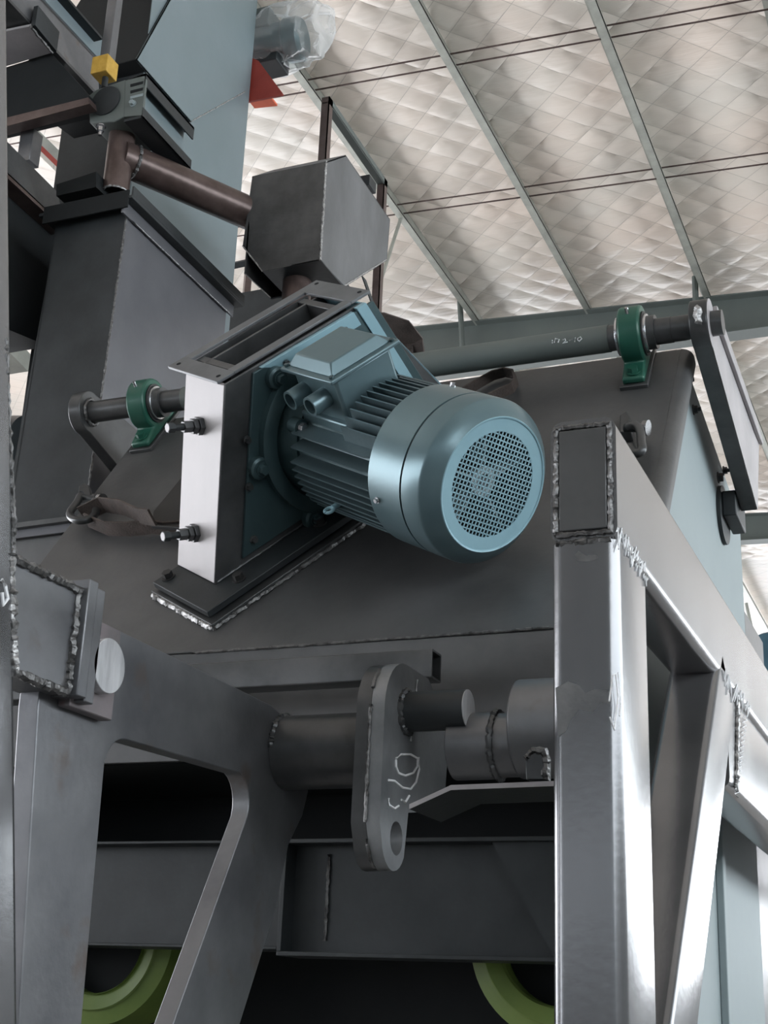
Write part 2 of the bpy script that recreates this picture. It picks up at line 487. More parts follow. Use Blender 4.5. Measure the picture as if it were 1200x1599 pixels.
MB().box(HX0, HX1 - .01, 4.44, 4.45, 1.0, 3.19).build('rear_plate', 'hood', T)
MB().box(-.82, HX1 - .005, 4.49, 4.9, 0, 2.9).build('added_rear_post', 'mill', T, .003)  # added post, covers the bright far window at the right edge
MB().box(HX0, HX1 - .01, 3.3, 3.31, .9, 2.2).build('dark_void_plate', 'darker', T)  # black sheet stands in for the unlit void under the hood
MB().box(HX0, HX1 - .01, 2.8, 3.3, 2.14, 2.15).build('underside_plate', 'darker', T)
# folded edge of the front plate, right side
e0, e1 = V((HX1, 2.772, 2.394)), V((HX1, ytop, ztop))
rb, be_ = .032, MB()
prof = [V((rb * math.sin(math.radians(a)), 0, 0)) + NS * (-rb + rb * math.cos(math.radians(a))) for a in range(0, 91, 10)] + [V((rb, 0, 0)) - NS * (rb + .02), V((rb - .008, 0, 0)) - NS * (rb + .02), V((rb - .008, 0, 0)) - NS * rb, -NS * .012]
be_.prism([e0 + p for p in prof], e1 - e0).build('bent_edge', 'hood', T)
MB().box(HX1, HX1 + .02, 3.72, 3.76, 1.0, 2.2).build('side_rib', 'panel', T, .003)
for (x, y) in ((1055, 620), (1033, 733), (1072, 594), (1083, 640), (1146, 800), (1130, 735)):
    MB().bolt(pX(x, y, HX1), (1, 0, 0), .011, .010, True, .012).build('bolt', 'dark', T)
MB().weld([pY(300, 1020, 2.772), pY(858, 980, 2.772)], .0032, .01).build('weld_seam', 'weld', T)

# ------------------------------------------------------------------ mounting box on the slope
E3 = V((.826, -.338, -.452)); E3 = (E3 - NS * E3.dot(NS)).normalized()
E2 = NS.cross(E3).normalized()
O2 = V((-1.417, 3.114, 2.851)); O2 = O2 - NS * (O2.dot(NS) - DS)
F = frame(O2, E2, E3, NS)                       # measuring frame: x along the base, y along the motor axis, z off the slope
FE = frame(O2, -E2, E3, NS)
T = thing('motor_mounting_box', 'tapered steel mounting box with open flanged top, carrying the blue motor', 'mounting box', T=FE)
BW, TW, H0, H1 = .435, .218, .042, .478
def mb(): return MB(F)
mb().box(-.525, .525, -.185, .105, .002, .016).build('welded_base_plate', 'mill', T, .002)
mb().box(-.515, .515, -.175, .085, .022, .040).build('base_flange', 'dark', T, .002)
D0 = -.176
trap = lambda y0, y1, ix=0: mb().prism([(-BW + ix, y0, H0), (BW - ix, y0, H0), (TW - ix, y0, H1), (-TW + ix, y0, H1)], (0, y1 - y0, 0))
trap(-.008, 0).build('front_wall', 'mill', T, .001)
trap(D0, D0 + .008).build('rear_wall', 'mill', T, .001)
lw = mb().prism([(-BW - .001, D0, H0), (-TW - .001, D0, H1), (-TW + .007, D0, H1), (-BW + .007, D0, H0)], (0, -D0, 0)).build('end_wall', 'zinc', T, .002, label='bright bare metal end wall')
mb().prism([(BW + .001, D0, H0), (TW + .001, D0, H1), (TW - .007, D0, H1), (BW - .007, D0, H0)], (0, -D0, 0)).build('end_wall', 'grille', T, .002)
# inner painted adapter plate and edge strips
mb().prism([(-.345, 0, .06), (.36, 0, .06), (.245, 0, .47), (-.14, 0, .47)], (0, .010, 0)).build('adapter_plate', 'motord', T, .002)
mb().prism([(TW - .03, .0, H1), (TW + .002, .0, H1), (BW - .14, .0, .2), (BW - .17, 0, .2)], (0, .014, 0)).build('edge_strip', 'grille', T, .001)
mb().prism([(-TW + .1, .0, H1 - .005), (TW - .04, .0, H1 - .005), (TW - .03, .0, H1 - .045), (-TW + .18, 0, H1 - .045)], (0, .013, 0)).build('edge_strip', 'grille', T, .001)
# open top flange
zt = .480
fl = mb()
fx0, fx1, fy0, fy1 = -.225, .262, -.248, -.016
hx0, hx1, hy0, hy1 = -.174, .197, -.215, -.046
fl.box(fx0, hx0, fy0, fy1, zt, zt + .008).box(hx1, fx1, fy0, fy1, zt, zt + .008).box(hx0, hx1, fy0, hy0, zt, zt + .008).box(hx0, hx1, hy1, fy1, zt, zt + .008)
fl.build('top_flange', 'hopper', T, .0015)
for x in (-.205, .245):
    for y in (-.225, -.04):
        mb().cyl((x, y, zt + .0082), (x, y, zt + .0088), .006, 12).build('bolt_hole', 'darker', T)
mb().box(hx0 + .002, hx1, hy0 + .002, hy0 + .008, zt - .12, zt - .001).build('throat_wall', 'mill', T)
mb().box(hx0 + .002, hx1, hy1 - .008, hy1 - .002, zt - .12, zt - .001).build('throat_wall', 'mill', T)
mb().box(hx0 + .012, hx0 + .035, hy0 + .002, hy1 - .002, zt - .05, zt - .002).build('throat_angle', 'mill', T, .002)
mb().box(hx1 - .035, hx1 - .012, hy0 + .002, hy1 - .002, zt - .05, zt - .002).build('throat_angle', 'mill', T, .002)
for x in (-.06, .06, .13):
    mb().bolt((x, hy0 + .008, zt - .04), (0, 1, 0), .007, .006).build('bolt', 'weld', T)
# adjusting studs through the bare end wall
nd = V((-(H1 - H0), 0, BW - TW)).normalized()
for (u, v) in ((312, 663), (305, 835)):
    zz = .375 if v < 700 else .135
    xx = -BW - .001 + (BW - TW) * (zz - H0) / (H1 - H0)
    p = V((xx, -.095, zz))
    st = mb().cyl(p - nd * .01, p + nd * .085, .009, 16).hexp(p + nd * .075, p + nd * .092, .013).build('adjusting_stud', 'dark', T)
    mb().cyl(p + nd * .0922, p + nd * .093, .010, 16).build('stud_end', 'light', st)
    mb().hexp(p, p + nd * .012, .024).hexp(p + nd * .014, p + nd * .026, .02).hexp(p + nd * .027, p + nd * .05, .015).build('nut', 'mill', st, .001)
for (x, y) in ((-.48, -.15), (-.39, .045), (-.13, .045), (.12, .045)):
    mb().bolt((x, y, .04), (0, 0, 1), .013, .014).build('base_bolt', 'black', T)
for (x, z) in ((-.30, .09), (-.16, .12), (-.05, .45), (.03, .445), (-.22, .33), (-.26, .22)):
    mb().bolt((x, .01, z), (0, 1, 0), .008, .008).build('wall_bolt', 'mill', T)
mb().weld([(-.525, -.185, .004), (-.525, .105, .004)], .009, .006).build('weld_bead', 'weldb', T)
mb().weld([(-.525, .105, .004), (.40, .105, .004)], .007, .007).build('weld_bead', 'weld', T)
mb().weld([(-.435, .002, H0), (.36, .002, H0)], .003, .008).build('weld_bead', 'mill', T)

# ------------------------------------------------------------------ electric motor (axis along local y)
T = thing('electric_motor', 'teal grey electric motor with finned body and perforated fan cover', 'motor', T=FE @ Matrix.Translation((0, 0, .04)))
AZ = .23
A = lambda y, x=0, z=0: V((x, y, AZ + z))
ay = V((0, 1, 0))
# mounting flange ring with lugs
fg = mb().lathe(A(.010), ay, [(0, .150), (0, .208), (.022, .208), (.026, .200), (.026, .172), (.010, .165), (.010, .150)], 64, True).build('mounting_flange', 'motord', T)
for k in range(6):
    a = math.radians(114 + 60 * k)
    c = A(.010, .222 * math.cos(a), .222 * math.sin(a))
    mb().lathe(c, ay, [(0, .028), (.018, .028), (.022, .022)], 20).build('lug', 'motord', fg)
    mb().bolt(c + ay * .024, ay, .012, .012).build('flange_bolt', 'motord', fg)
mb().lathe(A(.012), ay, [(0, .19), (.004, .165), (.05, .15), (.075, .150)], 48).build('bell_housing', 'motord', T)
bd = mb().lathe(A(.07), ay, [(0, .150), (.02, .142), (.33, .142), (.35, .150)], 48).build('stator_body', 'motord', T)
RF = .180
def fin(y0, y1, p_in, p_out, nrm, th=.0022, cut=.022):
    pi_, po = V(p_in), V(p_out)
    pts = [pi_ + ay * y0, po + ay * (y0), po + ay * (y1 - cut), po.lerp(pi_, .35) + ay * y1, pi_ + ay * y1]
    n = V(nrm) * th
    return mb().prism([p - n for p in pts], n * 2)
for z in [-.142 + .0195 * k for k in range(10)] + [.068, .098]:
    xo = math.sqrt(max(RF ** 2 - z ** 2, .0001)); xi = math.sqrt(max(.138 ** 2 - z ** 2, 0)) if abs(z) < .138 else .04
    if z > .06: xo = max(xo - .004, xi + .03)
    for sx in (-1, 1):
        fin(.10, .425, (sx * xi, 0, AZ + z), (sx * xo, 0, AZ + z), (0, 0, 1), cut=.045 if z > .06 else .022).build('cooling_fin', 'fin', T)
for x in [-.115 + .0192 * k for k in range(13)]:
    zo = math.sqrt(RF ** 2 - x ** 2); zi = math.sqrt(max(.138 ** 2 - x ** 2, 0))
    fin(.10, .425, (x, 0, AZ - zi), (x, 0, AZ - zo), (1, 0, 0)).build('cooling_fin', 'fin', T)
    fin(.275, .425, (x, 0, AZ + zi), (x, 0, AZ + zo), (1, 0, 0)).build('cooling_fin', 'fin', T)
for x in [.128, .142]:
    zo = math.sqrt(RF ** 2 - x ** 2)
    fin(.10, .425, (x, 0, AZ + .05), (x, 0, AZ + zo), (1, 0, 0)).build('cooling_fin', 'fin', T)
# lifting eye and end shield bolt lugs
le = V((-.165, .235, AZ - .055))
mb().cyl(le + V((.02, 0, 0)), le - V((.02, 0, 0)), .007, 12).tube([le + V((-.03, .0, 0)) + V((-math.cos(a) * .011, math.sin(a) * .011, 0)) for a in [2 * PI * k / 16 for k in range(16)]], .0042, 8, True).build('earth_lug', 'grille', T)
for a in (140, 215, 320, 35):
    a = math.radians(a); c = A(.075, .158 * math.cos(a), .158 * math.sin(a))
    mb().cyl(c, c + ay * .035, .02, 16).build('shield_lug', 'motord', T)
    mb().bolt(c + ay * .035, ay, .010, .010).build('shield_bolt', 'shiny', T)
# fan cover
cv = mb().lathe(A(0), ay, [(.415, .181), (.415, .1865), (.525, .1865), (.525, .183), (.531, .183), (.531, .1865), (.585, .1865), (.592, .184), (.612, .162), (.6215, .152), (.6215, .147), (.618, .147), (.60, .160), (.585, .180), (.42, .181)], 72, True).build('fan_cover', 'motor', T)
mb().lathe(A(0), ay, [(.5252, .1835), (.5252, .1838), (.5308, .1838), (.5308, .1835)], 64, True).build('cover_groove', 'dark', cv)
gr = mb().lathe(A(0), ay, [(.616, .118), (.6185, .118), (.6205, .146), (.6225, .1475), (.6235, .1505), (.6215, .152), (.616, .152)], 72, True).build('grille_ring', 'grille', cv)
g = mb(); RG, pt = .121, .0107
nb = int(RG / pt)
for d1, d2 in ((V((1, 0, 1)).normalized(), V((1, 0, -1)).normalized()), (V((1, 0, -1)).normalized(), V((1, 0, 1)).normalized())):
    for k in range(-nb, nb + 1):
        o = k * pt; l = math.sqrt(max(RG ** 2 - o ** 2, .0004))
        c = A(.6165) + d2 * o
        w = d2 * .00165
        g.prism([c - d1 * l - w, c + d1 * l - w, c + d1 * l + w, c - d1 * l + w], ay * .0015)
g.build('perforated_grille', 'grille', cv)
fn = mb().lathe(A(0), ay, [(.545, .02), (.575, .02), (.580, .034), (.588, .034), (.588, .018), (.56, .012)], 32, True).build('cooling_fan', 'fan', T)
mb().cyl(A(.54), A(.592), .012, 16).build('shaft_end', 'shiny', fn)
for k in range(5):
    a = 2 * PI * k / 5 + 2.2; d = V((math.cos(a), 0, math.sin(a))); e = V((-math.sin(a), 0, math.cos(a)))
    mb().prism([A(.535) + d * .034, A(.582) + d * .034, A(.578) + d * .135 + e * .02, A(.53) + d * .135 + e * .02], e * .004).build('fan_blade', 'fan', fn)
mb().lathe(A(.48), ay, [(0, .176), (.002, .176)], 48).build('rear_shield', 'black', T)
for a in (172, 60, 300):
    a = math.radians(a); d = V((math.cos(a), 0, math.sin(a)))
    mb().bolt(A(.445) + d * .1865, d, .0055, .006, True).build('cover_screw', 'shiny', cv)
# terminal box
tb = mb().prism([(-.085, .095, .352), (.085, .095, .352), (.085, .262, .352), (-.085, .262, .352)], (0, 0, .115)).build('terminal_box', 'motor', T, .008)
mb().prism([(-.098, .088, .330), (.098, .088, .330), (.098, .272, .330), (-.098, .272, .330)], (0, 0, .03)).build('terminal_seat', 'motor', T, .006)
ld = mb().box(-.103, .108, .072, .276, .466, .476).build('lid', 'motor', tb, .003)
b = mb()
lo = [(-.088, .087, .476), (.093, .087, .476), (.093, .261, .476), (-.088, .261, .476)]; hi = [(-.068, .105, .502), (.073, .105, .502), (.073, .243, .502), (-.068, .243, .502)]
b.add(lo + hi, [(3, 2, 1, 0), (4, 5, 6, 7), (0, 1, 5, 4), (1, 2, 6, 5), (2, 3, 7, 6), (3, 0, 4, 7)]).build('lid_crown', 'motor', ld, .003)
for x in (-.09, .095):
    for y in (.085, .263): mb().cyl((x, y, .476), (x, y, .482), .006, 12).build('lid_screw', 'motord', ld)
for y in (.125, .205):
    gl = mb().pipe((-.135, y, .415), (-.08, y, .415), .024, .0185, 28).cyl((-.085, y, .415), (-.08, y, .415), .020, 24).build('cable_gland', 'motor', tb)
    mb().cyl((-.10, y, .415), (-.098, y, .415), .0184, 24).build('gland_bore', 'darker', gl)

# ------------------------------------------------------------------ bearings and rocker shaft
SY, SZ, SR = 3.385, 3.369, .034
def bearing(X, label):
    foot = V((X, SY, SZ)) - NS * (NS.dot(V((X, SY, SZ))) - DS)
    G = frame(foot, V((1, 0, 0)), UPS, NS)
    h = NS.dot(V((X, SY, SZ))) - DS
    T = thing('pillow_block_bearing', label, 'bearing', T=G, group='pillow blocks on the hood')
    m_ = lambda: MB(G)
    m_().box(-.038, .038, -.135, .135, 0, .012).build('seat_plate', 'mill', T, .002)
    base = [(-.125, .012), (.125, .012), (.125, .03), (.085, .038), (.06, .045)] + [(.078 * math.cos(a), h + .078 * math.sin(a)) for a in [math.radians(-25 + 230 * k / 20) for k in range(21)]] + [(-.06, .045), (-.085, .038), (-.125, .03)]
    m_().prism([(-.03, y, z) for y, z in base], (.06, 0, 0)).build('housing', 'green', T, .006)
    ins = m_().pipe((-.042, 0, h), (.042, 0, h), .052, SR + .001, 40).build('insert', 'shiny', T, .001)
    m_().pipe((-.034, 0, h), (.034, 0, h), .060, .053, 40).build('seal_groove', 'black', ins)
    m_().pipe((.04, 0, h), (.062, 0, h), .046, SR + .0005, 32).build('locking_collar', 'mill', ins)
    for y in (-.1, .1):
        m_().bolt((0, y, .034), (0, 0, 1), .014, .014).build('mounting_bolt', 'green', T)
    m_().cyl((0, -.02, h + .075), (0, -.02, h + .092), .005, 8).build('grease_nipple', 'shiny', T)
bearing(-.735, 'green pillow block bearing near the right end of the long shaft')
bearing(-2.255, 'green pillow block bearing on the left edge of the hood')
T = thing('rocker_shaft', 'long steel shaft over the hood with a lever arm on each end', 'shaft', (-1.5, SY, SZ))
MB().cyl((-2.12, SY, SZ), (-.80, SY, SZ), .0375, 40).build('shaft_tube', 'rafter', T)
MB().cyl((-2.47, SY, SZ), (-2.1, SY, SZ), SR, 32).build('journal', 'mill', T)
MB().cyl((-.80, SY, SZ), (-.497, SY, SZ), SR, 32).build('journal', 'mill', T)
MB().cyl((-.80, SY, SZ), (-.63, SY, SZ), .0355, 32).build('journal_sleeve', 'mill', T)
def lever(x0, x1, L):
    a = [(SY + .068 * math.cos(q), SZ + .068 * math.sin(q)) for q in [math.radians(75 + 200 * k / 16) for k in range(17)]]
    return MB().px(a + [(SY + L, SZ - .27), (SY + L + .12, SZ + .0), (SY + L - .2, SZ + .03)], x0, x1)
la = lever(-.576, -.528, .72).build('lever_arm', 'mill', T, .003)
lever(-.5278, -.5262, .72).build('lit_lever_face', 'light', la, .0005)  # pale sheet puts the light on this side of the arm into colour
MB().px([(SY + .03, SZ + .03), (SY + .72, SZ - .01), (SY + .84, SZ - .01), (SY + .84, SZ + .004), (SY + .72, SZ + .03), (SY + .03, SZ + .068)], -.526, -.514).build('lever_rib', 'light', la, .002)
MB().weld([(-.552, SY - .06, SZ - .03), (-.552, SY - .067, SZ + .02)], .012, .008).build('weld_bead', 'weldb', la)
lever(-2.50, -2.458, .72).build('lever_arm', 'mill', T, .003)
MB().weld([V((-2.455, SY + .04 * math.cos(a), SZ + .04 * math.sin(a))) for a in [2 * PI * k / 20 for k in range(21)]], .006).build('weld_bead', 'weld', T)
# numbers chalked on the shaft tube
ck = MB()
def on_shaft(x, y):
    q = ray(x, y); o = EYE
    # nearest hit with the shaft cylinder
    oy, oz, dy, dz = o.y - SY, o.z - SZ, q.y, q.z
    a_, b_, c_ = dy * dy + dz * dz, 2 * (oy * dy + oz * dz), oy * oy + oz * oz - .0382 ** 2
    d = b_ * b_ - 4 * a_ * c_
    return o + q * ((-b_ - math.sqrt(max(d, 0))) / (2 * a_))
for st in ([(863, 531), (863, 536)], [(868, 528), (866, 535)], [(869, 529), (874, 530), (872, 535)], [(879, 531), (883, 529), (884, 532), (879, 536), (887, 534)], [(889, 532), (895, 530)], [(899, 527), (898, 534)], [(902, 529), (907, 526), (909, 529), (905, 533), (902, 530)]):
    MB().tube([on_shaft(*p) for p in st], .0016, 6).build('chalk_stroke', 'chalk', T)
# link block between lever and hood side
T = thing('lever_link', 'dark pivot block under the right lever arm on the hood side', 'pivot block', (-.59, 4.1, 3.0))
MB().box(HX1 + .012, -.577, 4.02, 4.2, 3.06, 3.14).build('block', 'dark', T, .004)
MB().cyl((HX1 + .001, 4.07, 3.08), (HX1 + .012, 4.07, 3.08), .09, 32).build('pivot_flange', 'dark', T)
for y in (3.96, 4.15): MB().bolt((HX1 + .012, y, 3.16), (1, 0, 0), .013, .012).build('bolt', 'black', T)

# ------------------------------------------------------------------ right-hand tube frame
FX0, FX1 = -.543, -.443
fxc = (FX0 + FX1) / 2
T = thing('tube_frame', 'welded frame of thick rectangular steel tube at the right front', 'steel frame', (fxc, 2.0, 0))
MB().rhs((fxc, 1.902, 2.368), (fxc, 6.0, 2.368), (0, 0, 1), .1, .194, .020).build('top_tube', 'tube', T)
ec = MB().box(FX0 + .014, FX1 - .014, 1.897, 1.903, 2.288, 2.448).build('end_cap', 'hood', T, .002)
z0, z1, x0, x1 = 2.283, 2.453, FX0 + .009, FX1 - .009
MB().weld([(x0, 1.90, z0), (x0, 1.90, z1), (x1, 1.90, z1), (x1, 1.90, z0), (x0, 1.90, z0)], .0042, .004).build('weld_bead', 'weld', T)
MB().rhs((fxc, 2.0, 0), (fxc, 2.0, 2.272), (0, 1, 0), .1, .2, .020).build('post', 'tube', T)
MB().weld([(FX0 + .01, 1.903, 2.271), (FX1 - .01, 1.903, 2.271)], .006, .004).build('weld_bead', 'weld', T)
MB().weld([(FX1 - .004, 1.915, 2.271), (FX1 - .002, 2.1, 2.271)], .005, .005).build('weld_bead', 'weldb', T)
p0, p1 = V((fxc, 2.85, 2.275)), V((fxc, 1.86 + .115, 1.23))
d = (p1 - p0).normalized()
MB().rhs(p0 + V((0, -.0, 0)) , p0 + d * 2.2, (0, 1, 0), .1, .165, .014).build('diagonal_brace', 'tube', T)
MB().weld([(FX0 + .01, 2.755, 2.268), (FX1 - .01, 2.755, 2.268)], .006, .005).build('weld_bead', 'weldb', T)
MB().rhs((fxc, 2.835, 2.166), (fxc, 6.0, 2.166), (0, 0, 1), .096, .205, .018).build('lower_rail', 'tube', T)
MB().weld([(FX1 + .001, 2.965, 2.265), (FX1 + .001, 2.895, 2.065)], .005, .005).build('weld_bead', 'weldb', T)
ck = MB()
def zig(pts, n=1): MB().tube([pX(x, y, FX1 + .0012) for x, y in pts], .0012, 5).build('chalk_stroke', 'chalk', T)
random.seed(3)
for a, bq, k in (((966, 838), (1012, 905), 18), ((1128, 1058), (1172, 1118), 14)):
    z = []
    for i in range(k):
        x, y = a[0] + (bq[0] - a[0]) * i / k, a[1] + (bq[1] - a[1]) * i / k
        z += [(x + random.uniform(-2, 6), y - 14 + random.uniform(-4, 4)), (x + random.uniform(-2, 4), y + 10 + random.uniform(-5, 8))]
    zig(z)
z = []
for i in range(16):
    y = 1120 + i * 8; x = 1163 - i * .9
    z += [(x - 2, y), (x + 4, y + 5)]
zig(z)
zig([(952, 1095), (957, 1055), (962, 1052), (966, 1090), (960, 1140), (953, 1120)]); zig([(966, 1050), (970, 1100), (968, 1118)])

M['ground'] = steel('ground_steel_patch', (.15, .152, .155), (.22, .22, .22), .75, .34, 20, .1)
MB().prism([pY(x, y, 1.8996) for x, y in ((872, 1150), (868, 1074), (888, 1064), (905, 1070), (914, 1082), (930, 1076), (950, 1078), (953, 1100), (938, 1096), (926, 1112), (904, 1108), (890, 1126), (884, 1142))], (0, .0008, 0)).build('ground_patch', 'ground', T)
for pts in (((898, 866), (904, 860), (916, 868), (932, 866), (936, 872), (918, 877), (902, 876)),):
    MB().prism([pY(x, y, 1.8962 if pts[0][1] < 850 else 1.8996) for x, y in pts], (0, .0008, 0)).build('ground_patch', 'ground', T)

# ------------------------------------------------------------------ left gusset frame
LX = -1.233
T = thing('gusset_frame', 'thick flame-cut plate frame with two legs at the lower left', 'plate frame', (LX, 2.1, 0))
def arc(c, r, a0, a1, n=8): return [(c[0] + r * math.cos(math.radians(a0 + (a1 - a0) * k / n)), c[1] + r * math.sin(math.radians(a0 + (a1 - a0) * k / n))) for k in range(n + 1)]
out = [(1.655, 2.01), (1.655, 2.172), (2.38, 2.165)] + [(2.45, 2.150), (2.52, 2.12), (2.565, 2.03), (2.545, 1.98), (2.49, 1.915), (2.452, 1.79), (2.34, 1.585), (1.75, .5), (1.52, .5), (2.11, 1.585)]
out += arc((2.262, 1.965), .055, -20, 75, 6) + arc((1.893, 1.95), .055, 95, 172, 6) + [(1.851, 1.58), (1.89, 0.0), (1.74, 0.0), (1.70, 1.58)]
MB().px(out, LX - .035, LX).build('frame_plate', 'plate', T, .002)
MB().box(LX, LX + .022, 1.70, 1.813, 2.018, 2.160).build('pad', 'pinkpl', T, .002)
# flange faces and stub
MB().box(-1.275, LX + .045, 1.682, 1.706, 2.028, 2.205).build('flange_plate', 'plate', T, .002)
MB().box(-1.275, LX + .040, 1.709, 1.733, 2.025, 2.200).build('flange_plate', 'plate', T, .002)
MB().cyl((LX + .01, 1.765, 2.092), (LX + .040, 1.765, 2.092), .042, 40).build('pin_end', 'turned', T, .001)
T2 = thing('front_post', 'leaning steel tube post at the left edge with a welded stub', 'post', (-1.23, 1.5, 0))
px0, px1 = -1.30, -1.20
b = MB()
la, lb_ = V((0, 1.355, 2.9)), V((0, 1.655, 1.6))
dn = (lb_ - la).normalized(); pn = V((0, dn.z, -dn.y))
c0 = V((-1.25, la.y, la.z)) + pn * .1; c1 = V((-1.25, lb_.y, lb_.z)) + pn * .1
b.rhs(c0 - dn * .1, c1 + dn * 1.55, (0, 1, 0), .1, .2, .015).build('post_tube', 'tube', T2)
st_ = MB().box(-1.275, px1 - .004, 1.49, 1.682, 2.030, 2.186).build('stub', 'plate', T2, .003)
x = px1 - .003
MB().weld([(x, 1.515, 2.186), (x, 1.678, 2.186), (x, 1.678, 2.032), (x, 1.545, 2.032)], .007, .004).build('weld_bead', 'weld', T2)
MB().weld([(x, 1.512, 2.19), (x, 1.552, 2.03)], .007, .004).build('weld_bead', 'weldb', T2)
MB().weld([(x - .0, 1.43, 2.5), (x, 1.52, 2.19)], .004, .005).build('weld_bead', 'weld', T2)
ck = MB()
ck.tube([pX(x_, y_, px1 + .001) for x_, y_ in ((2, 905), (8, 915), (12, 935), (5, 945), (3, 925))], .003, 6)
ck.build('chalk_mark', 'chalk', T2)

# ------------------------------------------------------------------ trunnion shaft with crank
TY, TZ = 2.45, 2.086
XC = -.966
T = thing('trunnion_shaft', 'thick round cross shaft with a welded double crank plate', 'shaft', (-.9, TY, TZ))
MB().cyl((LX + .001, TY, TZ), (XC - .03, TY, TZ), .071, 56).build('shaft_tube', 'mill', T)
MB().weld([V((LX + .003, TY + .07 * math.cos(a), TZ + .07 * math.sin(a))) for a in [math.radians(85 + 95 * k / 20) for k in range(21)]], .007).build('weld_bead', 'mill', T)
co = arc((2.405, 2.135), .100, 90, 178, 8) + [(2.303, 1.93)] + arc((2.372, 1.912), .058, 190, 330, 10) + [(2.437, 1.965), (2.56, 1.985)] + [(2.63, 2.03), (2.64, 2.11), (2.60, 2.185), (2.52, 2.235)]
hole = arc((2.383, 1.912), .030, 0, 360, 20)[:-1]
def keyhole(outer, inner):
    i = min(range(len(outer)), key=lambda k: (V(outer[k]) - V(inner[0])).length)
    j = min(range(len(inner)), key=lambda k: (V(outer[i]) - V(inner[k])).length)
    inn = [inner[(j - k) % len(inner)] for k in range(len(inner) + 1)]
    return outer[:i + 1] + inn + [outer[i]] + outer[i + 1:]
kh = keyhole(co, hole)
cp = MB().px(kh, XC - .026, XC).build('crank_plate', 'crank', T)
MB().px(keyhole([(y + .002, z) for y, z in co], hole), XC - .056, XC - .0275).build('crank_plate', 'mill', T)
ed = [(y - .0015, z) for y, z in arc((2.405, 2.135), .100, 120, 178, 6) + [(2.303, 1.93)] + arc((2.372, 1.912), .058, 190, 280, 6)]
for i0, i1 in ((1, 4), (6, 7), (8, 12)):
    pts = [V((XC - .027, y, z)) for y, z in ed[i0:i1 + 1]]
    MB().weld(pts, .0035, .006).build('weld_bead', 'weld', cp)
pn_ = MB().cyl((XC, 2.409, 2.146), (XC + .122, 2.409, 2.146), .037, 40).build('crank_pin', 'dark', T)
MB().cyl((XC + .1222, 2.409, 2.146), (XC + .1235, 2.409, 2.146), .0362, 40).build('pin_face', 'turned', pn_)
MB().weld([V((XC + .003, 2.409 + .038 * math.cos(a), 2.146 + .038 * math.sin(a))) for a in [math.radians(60 + 240 * k / 24) for k in range(25)]], .006, .005).build('weld_bead', 'mill', pn_)
ck = MB()
Z8 = lambda x, y: pX(400 + x / 2.4, 980 + y / 2.4, XC + .0012)
for st in ([(525, 490), (545, 475), (580, 475), (605, 490), (605, 520), (590, 545), (560, 555), (535, 545), (525, 520), (525, 495)],
           [(610, 485), (612, 530), (600, 580), (580, 605), (550, 600), (520, 575), (497, 572)], [(497, 640), (500, 665), (520, 678), (535, 668)],
           [(605, 195), (600, 240)], [(585, 390), (580, 425)], [(545, 645), (560, 655), (575, 630)]):
    MB().tube([Z8(*p) for p in st], .0021, 6).build('chalk_stroke', 'chalk', T)

# separate coaxial journal on the right frame
T = thing('pivot_journal', 'short stepped steel journal with a round boss beside the tube post', 'journal', (-.76, TY, TZ))
MB().cyl((-.882, TY, TZ), (-.797, TY, TZ), .0615, 48).build('journal', 'plate', T, .002)
MB().cyl((-.80, TY, TZ), (-.755, TY, TZ), .0585, 48).build('journal_step', 'plate', T)
MB().weld([V((-.797, TY + .060 * math.cos(a), TZ + .060 * math.sin(a))) for a in [2 * PI * k / 40 for k in range(41)]], .006).build('weld_bead', 'mill', T)
MB().cyl((-.757, TY, TZ + .028), (-.60, TY, TZ + .028), .090, 56).build('boss', 'plate', T, .005)

# square tube end above the crank
b = MB().rhs((-2.2, 2.63, 2.288), pY(680, 1040, 2.63) * 1.0, (0, 0, 1), .055, .058, .004, .004)
p = pY(682, 1040, 2.63); b = MB().rhs((-2.2, p.y, p.z), p, (0, 0, 1), .055, .060, .004, .0045)
tag(b.build('square_tube', 'mill'), 'open-ended square tube lying level above the crank', 'tube')
# folded shelf plate on the post
YB = 2.16
T = thing('folded_bracket', 'thin folded plate bracket welded to the left side of the post', 'bracket', pY(780, 1225, YB))
q = [pY(*p, YB) for p in ((640, 1256), (705, 1226), (852, 1219))]
dn = V((0, 0, -.008))
pl_ = [q[0], q[1], V((FX0, YB, q[2].z)), V((FX0, YB, q[2].z)) + dn, q[1] + dn, q[0] + dn]
MB().prism(pl_, (0, .15, 0)).build('shelf_plate', 'dark', T)  # dark steel carries the shade of the plate's underside
MB().prism([p + V((0, -.0012, 0)) for p in pl_], (0, .001, 0)).build('cut_edge', 'light', T, label='front edge strip in lighter steel')
u = [pY(x_, y_, YB + .02) for x_, y_ in ((822, 1218), (820, 1185), (830, 1172), (850, 1172), (853, 1180), (853, 1218))]
MB().weld(u[1:], .006, .004).build('weld_bead', 'weld', T)
MB().prism([u[0], u[1], u[2], u[3], u[4], u[5]], (0, .03, 0)).build('gusset', 'mill', T, .002)

